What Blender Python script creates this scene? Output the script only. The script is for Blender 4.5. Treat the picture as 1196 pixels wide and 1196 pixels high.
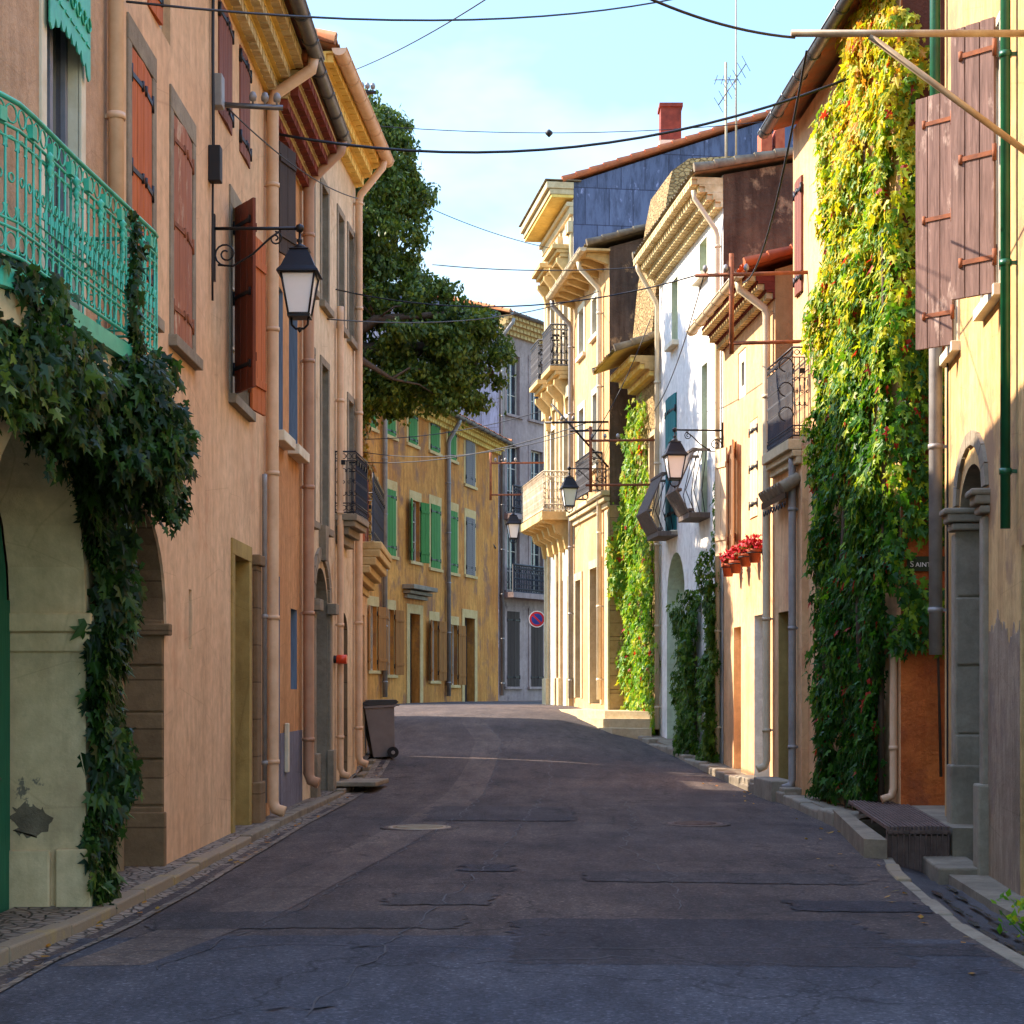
import bpy, bmesh, math, random
from math import sin, cos, pi, radians, sqrt, atan2
from mathutils import Vector, Matrix
from mathutils.geometry import tessellate_polygon
for o in list(bpy.data.objects): bpy.data.objects.remove(o)
S = bpy.context.scene
COL = S.collection
V = Vector
# ------------------------------------------------------------------ camera, sky, sun, exposure
FPX, CX, HY, EYE = 2000.0, 598.0, 805.0, 1.6
cam = bpy.data.objects.new('camera', bpy.data.cameras.new('camera')); COL.objects.link(cam)
cam.location = (0, 0, EYE); cam.rotation_euler = (radians(90), 0, 0)
cam.data.sensor_width = 36; cam.data.lens = FPX / 1196 * 36
cam.data.shift_y = (HY - 598) / 1196; cam.data.clip_end = 3000; cam.data.clip_start = .1
S.camera = cam
S.render.resolution_x = S.render.resolution_y = 1024
TOSUN = V((-1, .28, 0)).normalized(); EL = radians(37.5)
TOSUN = V((TOSUN.x * cos(EL), TOSUN.y * cos(EL), sin(EL)))
sun = bpy.data.objects.new('sun', bpy.data.lights.new('sun', 'SUN')); COL.objects.link(sun)
sun.data.energy = 2.05; sun.data.angle = radians(.5); sun.data.color = (1, .85, .70)
sun.rotation_euler = TOSUN.to_track_quat('Z', 'Y').to_euler()
W = bpy.data.worlds.new('World'); S.world = W; W.use_nodes = True
wn, wl = W.node_tree.nodes, W.node_tree.links
bg = wn['Background']
sky = wn.new('ShaderNodeTexSky'); sky.sky_type = 'NISHITA'; sky.sun_disc = False
sky.sun_elevation = EL; sky.sun_rotation = atan2(TOSUN.x, TOSUN.y)
sky.air_density = .9; sky.dust_density = .12; sky.ozone_density = 1.0
tint = wn.new('ShaderNodeMix'); tint.data_type = 'RGBA'; tint.blend_type = 'MULTIPLY'
tint.inputs[0].default_value = 1; tint.inputs[7].default_value = (.98, 1.0, 1.0, 1)
wl.new(sky.outputs[0], tint.inputs[6])
wtc = wn.new('ShaderNodeTexCoord'); wmp = wn.new('ShaderNodeMapping'); wmp.inputs['Scale'].default_value = (1, 1, 2.2)
wno = wn.new('ShaderNodeTexNoise'); wno.inputs['Scale'].default_value = 4.2; wno.inputs['Detail'].default_value = 5; wno.inputs['Roughness'].default_value = .55
wmp.inputs['Location'].default_value = (.32, .1, .1)
wrp = wn.new('ShaderNodeValToRGB'); wrp.color_ramp.elements[0].position = .5; wrp.color_ramp.elements[1].position = .95
wl.new(wtc.outputs['Generated'], wmp.inputs[0]); wl.new(wmp.outputs[0], wno.inputs['Vector']); wl.new(wno.outputs['Fac'], wrp.inputs[0])
cl = wn.new('ShaderNodeMix'); cl.data_type = 'RGBA'; cl.inputs[7].default_value = (3.9, 3.6, 3.25, 1)
wl.new(wrp.outputs[0], cl.inputs[0]); wl.new(tint.outputs[2], cl.inputs[6])
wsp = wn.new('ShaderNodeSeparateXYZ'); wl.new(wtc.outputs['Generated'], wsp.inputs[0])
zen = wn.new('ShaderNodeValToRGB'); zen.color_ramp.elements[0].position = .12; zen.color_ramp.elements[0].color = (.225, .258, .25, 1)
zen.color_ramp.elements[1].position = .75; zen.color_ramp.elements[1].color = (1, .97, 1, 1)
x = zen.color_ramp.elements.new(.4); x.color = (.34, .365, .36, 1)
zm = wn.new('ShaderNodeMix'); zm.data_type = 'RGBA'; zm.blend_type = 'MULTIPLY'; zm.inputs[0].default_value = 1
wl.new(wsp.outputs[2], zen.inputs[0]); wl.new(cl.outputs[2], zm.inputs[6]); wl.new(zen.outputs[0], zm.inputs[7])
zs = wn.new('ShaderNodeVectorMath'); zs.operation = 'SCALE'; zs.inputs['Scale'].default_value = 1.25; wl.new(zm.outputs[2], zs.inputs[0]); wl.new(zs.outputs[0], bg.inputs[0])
bg.inputs[1].default_value = .15
S.view_settings.view_transform = 'Standard'; S.view_settings.look = 'None'
S.view_settings.exposure = 2.85; S.view_settings.gamma = 1
S.render.engine = 'CYCLES'
S.cycles.max_bounces = 10; S.cycles.diffuse_bounces = 6; S.cycles.transparent_max_bounces = 8

# ------------------------------------------------------------------ materials
def lin(c): 
    return tuple((x / 255 / 12.92) if x / 255 <= .04045 else ((x / 255 + .055) / 1.055) ** 2.4 for x in c) + (1,)
class NT:
    def __init__(s, name):
        s.m = bpy.data.materials.new(name); s.m.use_nodes = True
        s.n = s.m.node_tree.nodes; s.l = s.m.node_tree.links; s.b = s.n['Principled BSDF']
        s.tc = s.n.new('ShaderNodeTexCoord')
    def map(s, sc=(1, 1, 1), loc=(0, 0, 0)):
        m = s.n.new('ShaderNodeMapping'); m.inputs['Scale'].default_value = sc; m.inputs['Location'].default_value = loc
        s.l.new(s.tc.outputs['Object'], m.inputs[0]); return m.outputs[0]
    def noise(s, scale, detail=4, rough=.55, vec=None, dist=0):
        t = s.n.new('ShaderNodeTexNoise'); t.inputs['Scale'].default_value = scale; t.inputs['Detail'].default_value = detail
        t.inputs['Roughness'].default_value = rough; t.inputs['Distortion'].default_value = dist
        s.l.new(vec if vec else s.tc.outputs['Object'], t.inputs['Vector']); return t.outputs['Fac']
    def ramp(s, f, p0, p1, c0=(0, 0, 0, 1), c1=(1, 1, 1, 1), mid=None):
        r = s.n.new('ShaderNodeValToRGB'); e = r.color_ramp.elements
        e[0].position, e[1].position = p0, p1; e[0].color, e[1].color = c0, c1
        if mid:
            x = e.new(mid[0]); x.color = mid[1]
        s.l.new(f, r.inputs[0]); return r.outputs[0]
    def mix(s, f, a, b, mode='MIX'):
        m = s.n.new('ShaderNodeMix'); m.data_type = 'RGBA'; m.blend_type = mode
        for i, x in ((0, f), (6, a), (7, b)):
            if isinstance(x, (int, float, tuple)): m.inputs[i].default_value = x
            else: s.l.new(x, m.inputs[i])
        return m.outputs[2]
    def math(s, op, a, b=0.0):
        m = s.n.new('ShaderNodeMath'); m.operation = op
        for i, x in ((0, a), (1, b)):
            if isinstance(x, (int, float)): m.inputs[i].default_value = x
            else: s.l.new(x, m.inputs[i])
        return m.outputs[0]
    def bump(s, h, st=.3, dist=.02):
        b = s.n.new('ShaderNodeBump'); b.inputs['Strength'].default_value = st; b.inputs['Distance'].default_value = dist
        s.l.new(h, b.inputs['Height']); s.l.new(b.outputs[0], s.b.inputs['Normal'])
    def out(s, col, rough=.9, metal=0, spec=.3):
        if isinstance(col, tuple): s.b.inputs['Base Color'].default_value = col
        else: s.l.new(col, s.b.inputs['Base Color'])
        if isinstance(rough, (int, float)): s.b.inputs['Roughness'].default_value = rough
        else: s.l.new(rough, s.b.inputs['Roughness'])
        s.b.inputs['Metallic'].default_value = metal; s.b.inputs['Specular IOR Level'].default_value = spec
        return s.m
def plaster(name, c1, c2, stain=None, sc=.7, grain=60, bump=.35, st=(.58, .66), streak=.35, crack=True):
    t = NT(name); a, b = lin(c1), lin(c2)
    col = t.mix(t.ramp(t.noise(sc, 5, .6), .35, .65), a, b)
    v = t.noise(7, 6, .65); col = t.mix(.5, col, t.ramp(v, .34, .66, (.6, .59, .57, 1), (1, 1, 1, 1)), 'MULTIPLY')
    dm = t.ramp(t.noise(1.7, 9, .72, t.map((1, 1, .7), (1, 9, 4))), .54, .6); col = t.mix(t.math('MULTIPLY', dm, .32), col, (a[0] * .5, a[1] * .48, a[2] * .46, 1))
    k = t.noise(2.4, 5, .65, t.map((2.6, 2.6, .3))); col = t.mix(streak, col, t.ramp(k, .36, .58, (.55, .5, .46, 1), (1, 1, 1, 1)), 'MULTIPLY')
    if stain:
        m = t.ramp(t.noise(1.1, 8, .68, t.map((1, 1, .8), (3, 7, 1))), *st); col = t.mix(m, col, lin(stain))
    if crack:
        vo = t.n.new('ShaderNodeTexVoronoi'); vo.feature = 'DISTANCE_TO_EDGE'; vo.inputs['Scale'].default_value = .9
        t.l.new(t.map((1, 1, 1.4)), vo.inputs['Vector'])
        cm = t.ramp(vo.outputs[0], 0, .006, (.55, .5, .45, 1), (1, 1, 1, 1)); col = t.mix(.35, col, cm, 'MULTIPLY')
    h = t.math('ADD', t.noise(grain, 4, .7), t.math('MULTIPLY', t.noise(6, 5, .6), 2.0)); t.bump(h, bump, .012)
    return t.out(col, .92, 0, .2)
def simple(name, c1, c2=None, rough=.6, metal=0, sc=8, bump=.15, spec=.4, grime=0):
    t = NT(name); a = lin(c1); b = lin(c2 or tuple(x * .8 for x in c1))
    n = t.noise(sc, 6, .65); col = t.mix(t.ramp(n, .35, .68), a, b)
    if grime: col = t.mix(grime, col, t.ramp(t.noise(sc * .35, 6, .7), .35, .6, (.35, .3, .26, 1), (1, 1, 1, 1)), 'MULTIPLY')
    t.bump(t.noise(sc * 9, 4, .6), bump, .004)
    return t.out(col, rough, metal, spec)
def wood(name, c1, c2, rough=.75, wear=None):
    t = NT(name); v = t.map((9, 9, .55)); n = t.noise(3, 7, .65, v, .6)
    col = t.mix(t.ramp(n, .3, .7), lin(c1), lin(c2))
    col = t.mix(.5, col, t.ramp(t.noise(14, 4, .6, t.map((6, 6, .3))), .3, .6, (.5, .46, .44, 1), (1, 1, 1, 1)), 'MULTIPLY')
    if wear: col = t.mix(t.ramp(t.noise(2.2, 7, .7, t.map((3, 3, .8))), .56, .68), col, lin(wear))
    t.bump(n, .5, .006); return t.out(col, rough, 0, .3)
def stone(name, c1, c2, sc=2, joints=None, bump=.6):
    t = NT(name); col = t.mix(t.ramp(t.noise(sc, 8, .7), .32, .68), lin(c1), lin(c2))
    col = t.mix(.4, col, t.ramp(t.noise(sc * 7, 5, .7), .3, .65, (.55, .53, .5, 1), (1, 1, 1, 1)), 'MULTIPLY')
    h = t.noise(18, 7, .7)
    if joints:
        sp = t.n.new('ShaderNodeSeparateXYZ'); cb = t.n.new('ShaderNodeCombineXYZ'); t.l.new(t.tc.outputs['Object'], sp.inputs[0])
        t.l.new(t.math('ADD', sp.outputs[0], sp.outputs[1]), cb.inputs[0]); t.l.new(sp.outputs[2], cb.inputs[1])
        br = t.n.new('ShaderNodeTexBrick'); t.l.new(cb.outputs[0], br.inputs['Vector']); br.inputs['Scale'].default_value = 1
        br.inputs['Brick Width'].default_value, br.inputs['Row Height'].default_value = joints; br.inputs['Mortar Size'].default_value = .008
        br.inputs['Color1'].default_value = (1, 1, 1, 1); br.inputs['Color2'].default_value = (.8, .78, .76, 1); br.inputs['Mortar'].default_value = (.4, .37, .33, 1)
        col = t.mix(.8, col, br.outputs['Color'], 'MULTIPLY')
        h = t.math('ADD', h, t.math('MULTIPLY', br.outputs['Fac'], -1.5))
    t.bump(h, bump, .015); return t.out(col, .93, 0, .2)
def rubble(name, c1, c2, c3, sc=3.2):
    t = NT(name); vo = t.n.new('ShaderNodeTexVoronoi'); vo.inputs['Scale'].default_value = sc
    ve = t.n.new('ShaderNodeTexVoronoi'); ve.feature = 'DISTANCE_TO_EDGE'; ve.inputs['Scale'].default_value = sc
    mp = t.map((1, 1, 1.7)); t.l.new(mp, vo.inputs['Vector']); t.l.new(mp, ve.inputs['Vector'])
    sp = t.n.new('ShaderNodeSeparateXYZ'); t.l.new(vo.outputs['Color'], sp.inputs[0])
    col = t.mix(sp.outputs[0], lin(c1), lin(c2)); col = t.mix(t.ramp(ve.outputs[0], .02, .09), lin(c3), col)
    col = t.mix(.5, col, t.ramp(t.noise(9, 6, .7), .3, .65, (.5, .48, .45, 1), (1, 1, 1, 1)), 'MULTIPLY')
    t.bump(t.math('ADD', t.ramp(ve.outputs[0], 0, .12), t.noise(20, 5, .7)), .9, .03); return t.out(col, .95, 0, .15)
def leafmat(name, stops, zmix=None, trans=.45, red=0):
    t = NT(name); g = t.n.new('ShaderNodeNewGeometry')
    r = t.n.new('ShaderNodeValToRGB'); e = r.color_ramp.elements
    e[0].position, e[0].color = stops[0][0], lin(stops[0][1]); e[1].position, e[1].color = stops[-1][0], lin(stops[-1][1])
    for p, c in stops[1:-1]:
        x = e.new(p); x.color = lin(c)
    big = t.noise(.55, 4, .6)
    f = t.math('ADD', t.math('MULTIPLY', g.outputs['Random Per Island'], .62), t.math('MULTIPLY', t.math('SUBTRACT', big, .25), .8))
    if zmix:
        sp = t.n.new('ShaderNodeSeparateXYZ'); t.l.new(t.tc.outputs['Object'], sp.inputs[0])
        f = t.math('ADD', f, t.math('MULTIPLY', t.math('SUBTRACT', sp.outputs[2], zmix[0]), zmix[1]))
    t.l.new(f, r.inputs[0]); col = r.outputs[0]
    if red: col = t.mix(t.math('GREATER_THAN', t.math('FRACT', t.math('MULTIPLY', g.outputs['Random Per Island'], 37.7)), 1 - red), col, lin((176, 52, 34)))
    t.out(col, .45, 0, .3)
    tr = t.n.new('ShaderNodeBsdfTranslucent'); t.l.new(t.mix(.6, col, (1, .95, .35, 1), 'MULTIPLY'), tr.inputs[0])
    ms = t.n.new('ShaderNodeMixShader'); ms.inputs[0].default_value = trans
    t.l.new(t.b.outputs[0], ms.inputs[1]); t.l.new(tr.outputs[0], ms.inputs[2])
    t.l.new(ms.outputs[0], t.n['Material Output'].inputs['Surface']); return t.m
M = {}
M['tan'] = plaster('rough_tan_render', (206, 170, 136), (186, 150, 116), None, 1.2, 34, .9)
M['peach'] = plaster('peach_render', (232, 194, 152), (220, 176, 134), (202, 154, 116), .5, 90, .25, (.6, .72), .3)
M['orange'] = plaster('orange_render', (214, 160, 108), (202, 144, 94), None, .8)
M['cream'] = plaster('cream_render', (228, 206, 170), (214, 188, 150), (180, 146, 108), .6)
M['cream2'] = plaster('pale_peach_render', (228, 186, 140), (214, 166, 118), None, .6)
M['greencream'] = plaster('painted_pale_stone', (232, 206, 160), (218, 190, 142), (120, 110, 92), .8, 50, .3, (.66, .675), .25)
M['ochre'] = plaster('ochre_render', (224, 158, 76), (194, 124, 58), (140, 98, 70), .6, 50, .5, (.52, .64), .6)
M['mauve'] = plaster('grey_mauve_render', (180, 158, 148), (152, 132, 126), (120, 102, 96), .5)
M['white'] = plaster('white_render', (236, 234, 226), (226, 222, 210), (200, 190, 170), .5, 70, .25, (.62, .72), .2)
M['paleclassic'] = plaster('pale_limestone_render', (240, 228, 206), (230, 214, 186), (202, 180, 142), .7)
M['beige'] = plaster('beige_render', (218, 178, 126), (200, 154, 104), (172, 130, 90), .6)
M['apricot'] = plaster('apricot_render', (232, 190, 140), (218, 166, 118), (192, 140, 100), .6, 70, .3, (.58, .68), .4)
M['straw'] = plaster('straw_render', (222, 184, 124), (202, 158, 102), (160, 126, 92), .7, 60, .4, (.54, .62), .6)
M['olive'] = plaster('olive_yellow_paint', (176, 150, 88), (160, 134, 78), None, 1)
M['browngable'] = plaster('weathered_brown_render', (116, 90, 66), (76, 58, 46), (158, 130, 96), .9, 22, 1.6, (.54, .62), .8)
M['darkgable'] = plaster('dark_stained_render', (124, 102, 84), (92, 76, 64), (176, 140, 98), .7, 26, 1.2, (.58, .64), .8)
M['tangable'] = plaster('tan_gable_render', (196, 164, 110), (180, 146, 96), None, .7)
M['orangewall'] = plaster('rough_orange_render', (210, 116, 54), (168, 84, 42), (136, 72, 44), 1.6, 16, 1.6, (.52, .62), .5)
M['brownwall'] = plaster('red_brown_render', (128, 72, 48), (104, 58, 42), None, .8, 26, 1)
M['greypaint'] = plaster('blue_grey_paint', (134, 132, 142), (118, 118, 130), None, 1)
M['stone'] = stone('brown_sandstone_blocks', (150, 122, 88), (118, 94, 68), 1.6, (9, .42))
M['greystone'] = stone('grey_stone', (158, 146, 124), (124, 112, 94), 2)
M['palestone'] = stone('pale_stone', (208, 190, 152), (180, 158, 118), 2)
M['warmstone'] = stone('ochre_stone', (214, 186, 130), (188, 154, 96), 2)
M['kerb'] = stone('kerb_stone', (150, 136, 112), (112, 100, 84), 2.5)
M['rubble'] = rubble('rubble_stone', (190, 162, 112), (150, 124, 84), (128, 106, 74), 8)
M['quoin'] = stone('limestone_quoins', (196, 164, 112), (158, 126, 82), 2, (.9, .4))
M['tile'] = simple('terracotta_tile', (176, 104, 64), (140, 116, 86), .85, 0, 3, .6, .2, .5)
M['tileorange'] = simple('new_orange_tile', (196, 108, 62), (150, 90, 62), .8, 0, 3, .4, .2)
M['tilegrey'] = simple('lichen_grey_tile', (150, 138, 112), (110, 98, 82), .9, 0, 4, .6, .2, .4)
M['yellowbrick'] = simple('yellow_painted_brick', (236, 204, 116), (218, 182, 92), .85, 0, 5, .4, .2, .3)
M['creambrick'] = simple('cream_brick', (222, 204, 156), (190, 164, 112), .9, 0, 6, .4, .2, .4)
M['redbrick'] = simple('red_brick', (142, 68, 52), (106, 54, 44), .85, 0, 6, .4, .2, .3)
M['whitetrim'] = simple('white_trim', (226, 216, 190), (208, 194, 160), .8, 0, 4, .2, .3, .2)
M['zinc'] = simple('grey_zinc', (112, 112, 112), (92, 92, 94), .45, .7, 5, .1)
M['pipe'] = simple('peach_pipe', (220, 182, 144), (204, 164, 126), .5, 0, 4, .05, .4, .2)
M['pipebrown'] = simple('brown_pipe', (186, 142, 110), (170, 124, 94), .5, 0, 4, .05, .4, .2)
M['pipegrey'] = simple('grey_pipe', (150, 146, 140), (126, 120, 116), .5, .2, 4, .05)
M['pipegreen'] = simple('green_enamel_pipe', (20, 92, 56), (14, 70, 42), .35, 0, 4, .05, .5)
M['pipecream'] = simple('cream_pipe', (206, 190, 156), (190, 170, 136), .5, 0, 4, .05)
M['green'] = simple('verdigris_paint', (72, 184, 146), (54, 160, 128), .45, 0, 9, .1, .45, .2)
M['black'] = simple('black_iron', (30, 29, 32), (22, 21, 24), .45, .3, 9, .1)
M['rust'] = simple('rusty_iron', (150, 88, 52), (104, 62, 42), .8, .2, 9, .4)
M['steel'] = simple('painted_steel', (172, 160, 134), (146, 120, 90), .55, .3, 4, .2, .4, .3)
M['grate'] = simple('rusted_grate', (122, 100, 88), (84, 66, 58), .7, .4, 8, .4)
M['cable'] = simple('cable_rubber', (26, 25, 28), None, .6)
M['orangewood'] = wood('orange_varnished_wood', (200, 108, 48), (160, 78, 34))
M['brownwood'] = wood('brown_varnished_wood', (122, 54, 28), (92, 40, 22), .5)
M['redwood'] = wood('faded_red_brown_wood', (138, 84, 66), (110, 64, 54))
M['wornwood'] = wood('worn_orange_wood', (172, 112, 80), (140, 84, 60), .8, (196, 170, 140))
M['darkwood'] = wood('dark_brown_wood', (70, 54, 44), (52, 40, 34))
M['greyoak'] = wood('weathered_grey_brown_boards', (112, 100, 90), (84, 74, 66), .85)
M['purplewood'] = wood('weathered_plum_wood', (146, 116, 104), (94, 72, 64), .85, (182, 158, 142))
M['greenshutter'] = wood('green_painted_wood', (66, 132, 52), (50, 112, 44))
M['tealshutter'] = wood('teal_painted_wood', (34, 118, 116), (26, 98, 98))
M['paleshutter'] = wood('pale_peach_painted_wood', (232, 200, 158), (214, 178, 134))
M['greyshutter'] = wood('grey_painted_wood', (134, 128, 124), (112, 104, 100))
M['ochreshutter'] = wood('ochre_brown_wood', (178, 116, 44), (132, 84, 36))
M['bluegrey'] = wood('blue_grey_paint_wood', (124, 140, 156), (104, 118, 136))
M['greendoor'] = wood('green_painted_door', (40, 118, 84), (30, 96, 68))
M['frame'] = simple('window_frame_paint', (206, 196, 176), (186, 172, 150), .6)
M['paleframe'] = simple('grey_window_paint', (128, 126, 132), (110, 110, 118), .6)
M['doorgreen'] = plaster('pale_green_paint', (206, 218, 192), (192, 206, 176), (160, 160, 134), .6)
M['slate'] = None
t = NT('dark_window_glass'); M['glass'] = t.out(t.mix(t.ramp(t.noise(1.5), .4, .6), (.018, .02, .024, 1), (.04, .042, .05, 1)), .06, 0, .6)
t = NT('milky_lamp_glass'); M['milk'] = t.out(t.mix(t.ramp(t.noise(3), .3, .7), (.86, .83, .8, 1), (.78, .75, .72, 1)), .3, 0, .5)
# blue slate cladding: rows of big slates with dark vertical weathering marks
t = NT('blue_slate_cladding')
sp = t.n.new('ShaderNodeSeparateXYZ'); cb = t.n.new('ShaderNodeCombineXYZ'); t.l.new(t.tc.outputs['Object'], sp.inputs[0])
t.l.new(sp.outputs[0], cb.inputs[0]); t.l.new(sp.outputs[2], cb.inputs[1])
br = t.n.new('ShaderNodeTexBrick'); t.l.new(cb.outputs[0], br.inputs['Vector']); br.inputs['Scale'].default_value = 1
br.inputs['Brick Width'].default_value = .62; br.inputs['Row Height'].default_value = .95; br.inputs['Mortar Size'].default_value = .012
br.inputs['Color1'].default_value = lin((88, 98, 126)); br.inputs['Color2'].default_value = lin((70, 80, 108)); br.inputs['Mortar'].default_value = lin((46, 50, 76))
c = t.mix(.85, br.outputs['Color'], t.ramp(t.noise(3, 6, .74, t.map((2.2, 2.2, .4))), .36, .56, (.3, .3, .36, 1), (1, 1, 1, 1)), 'MULTIPLY')
c = t.mix(t.ramp(t.noise(5, 5, .6, t.map((1, 1, .5), (4, 2, 2))), .64, .72), c, lin((128, 134, 168)))
t.bump(t.math('MULTIPLY', br.outputs['Fac'], -1), .5, .02); M['slate'] = t.out(c, .6, 0, .4)
# asphalt
def asphalt(name, c1, c2, spk=.5, wet=.85):
    t = NT(name); col = t.mix(t.ramp(t.noise(.45, 6, .62), .36, .64), lin(c1), lin(c2))
    col = t.mix(.8, col, t.ramp(t.noise(1.6, 8, .74, t.map((1.6, .45, 1))), .36, .6, (.42, .41, .44, 1), (1, 1, 1, 1)), 'MULTIPLY')
    vg = t.n.new('ShaderNodeTexVoronoi'); vg.inputs['Scale'].default_value = 62; t.l.new(t.tc.outputs['Object'], vg.inputs['Vector'])
    sg = t.n.new('ShaderNodeSeparateXYZ'); t.l.new(vg.outputs['Color'], sg.inputs[0])
    col = t.mix(spk, col, t.ramp(sg.outputs[0], .0, 1.0, (.42, .42, .42, 1), (2.6, 2.55, 2.5, 1), (.88, (1.05, 1.05, 1.05, 1))), 'MULTIPLY')
    g = t.noise(28, 4, .8); col = t.mix(spk, col, t.ramp(g, .36, .64, (.55, .55, .57, 1), (1.4, 1.38, 1.36, 1)), 'MULTIPLY')
    vo = t.n.new('ShaderNodeTexVoronoi'); vo.feature = 'DISTANCE_TO_EDGE'; vo.inputs['Scale'].default_value = .42
    w = t.n.new('ShaderNodeVectorMath'); w.operation = 'MULTIPLY_ADD'
    nz = t.n.new('ShaderNodeTexNoise'); nz.inputs['Scale'].default_value = 1.4; nz.inputs['Detail'].default_value = 6; t.l.new(t.tc.outputs['Object'], nz.inputs['Vector'])
    t.l.new(nz.outputs['Color'], w.inputs[0]); w.inputs[1].default_value = (1.1, 1.1, 1.1); t.l.new(t.tc.outputs['Object'], w.inputs[2]); t.l.new(w.outputs[0], vo.inputs['Vector'])
    col = t.mix(.8, col, t.ramp(vo.outputs[0], .0, .009, (.25, .25, .27, 1), (1, 1, 1, 1)), 'MULTIPLY')
    t.bump(t.math('ADD', t.noise(110, 4, .8), t.math('MULTIPLY', t.noise(5, 5, .6), 1.5)), .75, .012)
    return t.out(col, wet, 0, .3)
M['asphalt'] = asphalt('worn_asphalt', (102, 88, 78), (72, 64, 61), .6)
M['patch'] = asphalt('dark_asphalt_patch', (70, 65, 66), (57, 54, 58), .6)
M['asphaltblue'] = asphalt('blue_grey_asphalt', (82, 82, 87), (66, 67, 74), .6)
M['patchwarm'] = asphalt('pale_asphalt_strip', (112, 98, 86), (96, 84, 76), .5)
M['gutter'] = asphalt('wet_gutter_stone', (84, 78, 76), (56, 54, 56), .5, .45)
t = NT('water_film'); t.bump(t.noise(22, 3, .6), .5, .01); M['water'] = t.out((.03, .033, .04, 1), .04, 0, .7)
M['soil'] = simple('ground_soil', (96, 84, 66), (78, 68, 54), .95, 0, 2)
t = NT('yellow_worn_kerb'); k = t.ramp(t.noise(1.5, 8, .75),         .52, .66)
c = t.mix(k, lin((138, 122, 98)), lin((158, 136, 84))); t.bump(t.noise(30, 6, .7), .8, .01); M['yellowkerb'] = t.out(c, .9)
t = NT('cobbles'); vo = t.n.new('ShaderNodeTexVoronoi'); vo.feature = 'DISTANCE_TO_EDGE'; vo.inputs['Scale'].default_value = 10
t.l.new(t.map((1, 1, 1)), vo.inputs['Vector'])
c = t.mix(t.ramp(vo.outputs[0], .02, .1), lin((92, 82, 70)), t.mix(t.ramp(t.noise(3, 6), .35, .65), lin((148, 132, 112)), lin((108, 98, 86))))
t.bump(t.ramp(vo.outputs[0], 0, .14), .9, .03); M['cobble'] = t.out(c, .85)
M['ivydark'] = leafmat('dark_creeper_leaves', [(0, (14, 34, 12)), (.4, (28, 54, 18)), (.75, (60, 92, 28)), (1, (122, 132, 46))], None, .3)
M['ivygold'] = leafmat('autumn_creeper_leaves', [(0, (34, 78, 18)), (.28, (66, 118, 24)), (.46, (124, 160, 30)), (.68, (190, 194, 36)), (.9, (222, 192, 42)), (.97, (222, 172, 48)), (1.0, (218, 150, 48))], (6.6, .085), .5, .02)  # autumn colours, with shade put in by height: darker green below, yellow above
M['ivygreen'] = leafmat('bright_creeper_leaves', [(0, (48, 100, 22)), (.4, (104, 156, 34)), (.7, (164, 186, 42)), (.92, (206, 184, 50)), (1, (200, 110, 46))], None, .5, .03)
M['ivymid'] = leafmat('mid_green_creeper_leaves', [(0, (34, 70, 16)), (.5, (66, 104, 26)), (1, (124, 148, 44))], None, .4)
M['ivyorange'] = leafmat('orange_creeper_leaves', [(0, (96, 110, 30)), (.4, (176, 130, 34)), (1, (186, 104, 30))], None, .4)
M['treeleaf'] = leafmat('tree_leaves', [(0, (38, 54, 22)), (.35, (62, 84, 30)), (.65, (90, 110, 38)), (1, (146, 150, 54))], None, .42)
M['bark'] = wood('bark', (92, 74, 56), (64, 52, 42), .95)
M['flower'] = simple('red_petals', (206, 22, 30), (170, 14, 26), .6)
M['terracotta'] = simple('terracotta_pot', (178, 92, 56), (156, 66, 36), .8)
M['potplant'] = leafmat('pot_leaves', [(0, (50, 80, 24)), (1, (150, 110, 40))])
M['bin'] = simple('grey_plastic', (122, 112, 106), (104, 96, 92), .5, 0, 3, .1)
M['binlid'] = simple('dark_grey_plastic', (50, 50, 50), (42, 42, 44), .45, 0, 3, .1)
M['rubber'] = simple('black_rubber', (24, 23, 23), None, .8)
M['lowpatch'] = plaster('grey_brown_render', (176, 154, 126), (150, 128, 106), (128, 108, 92), .8, 40, .6, (.52, .6), .6)
M['stain'] = plaster('bare_grey_render', (138, 122, 98), (108, 96, 78), None, 2, 40, .8)
M['tar'] = simple('bitumen_seam', (52, 50, 52), (40, 39, 42), .6)
M['patchgrey'] = asphalt('grey_asphalt_patch', (84, 77, 73), (68, 63, 63), .6)
M['signred'] = simple('sign_red', (206, 26, 44), None, .4, 0, 2, 0)
M['signblue'] = simple('sign_blue', (24, 56, 150), None, .4, 0, 2, 0)
M['signwhite'] = simple('sign_white', (236, 236, 232), None, .4, 0, 2, 0)
M['signgreen'] = simple('sign_dark_green', (30, 54, 34), None, .4, 0, 2, 0)
M['redplastic'] = simple('orange_red_plastic', (226, 70, 30), None, .4, 0, 2, 0)
M['meter'] = simple('beige_meter_box', (190, 172, 134), None, .5)
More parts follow.
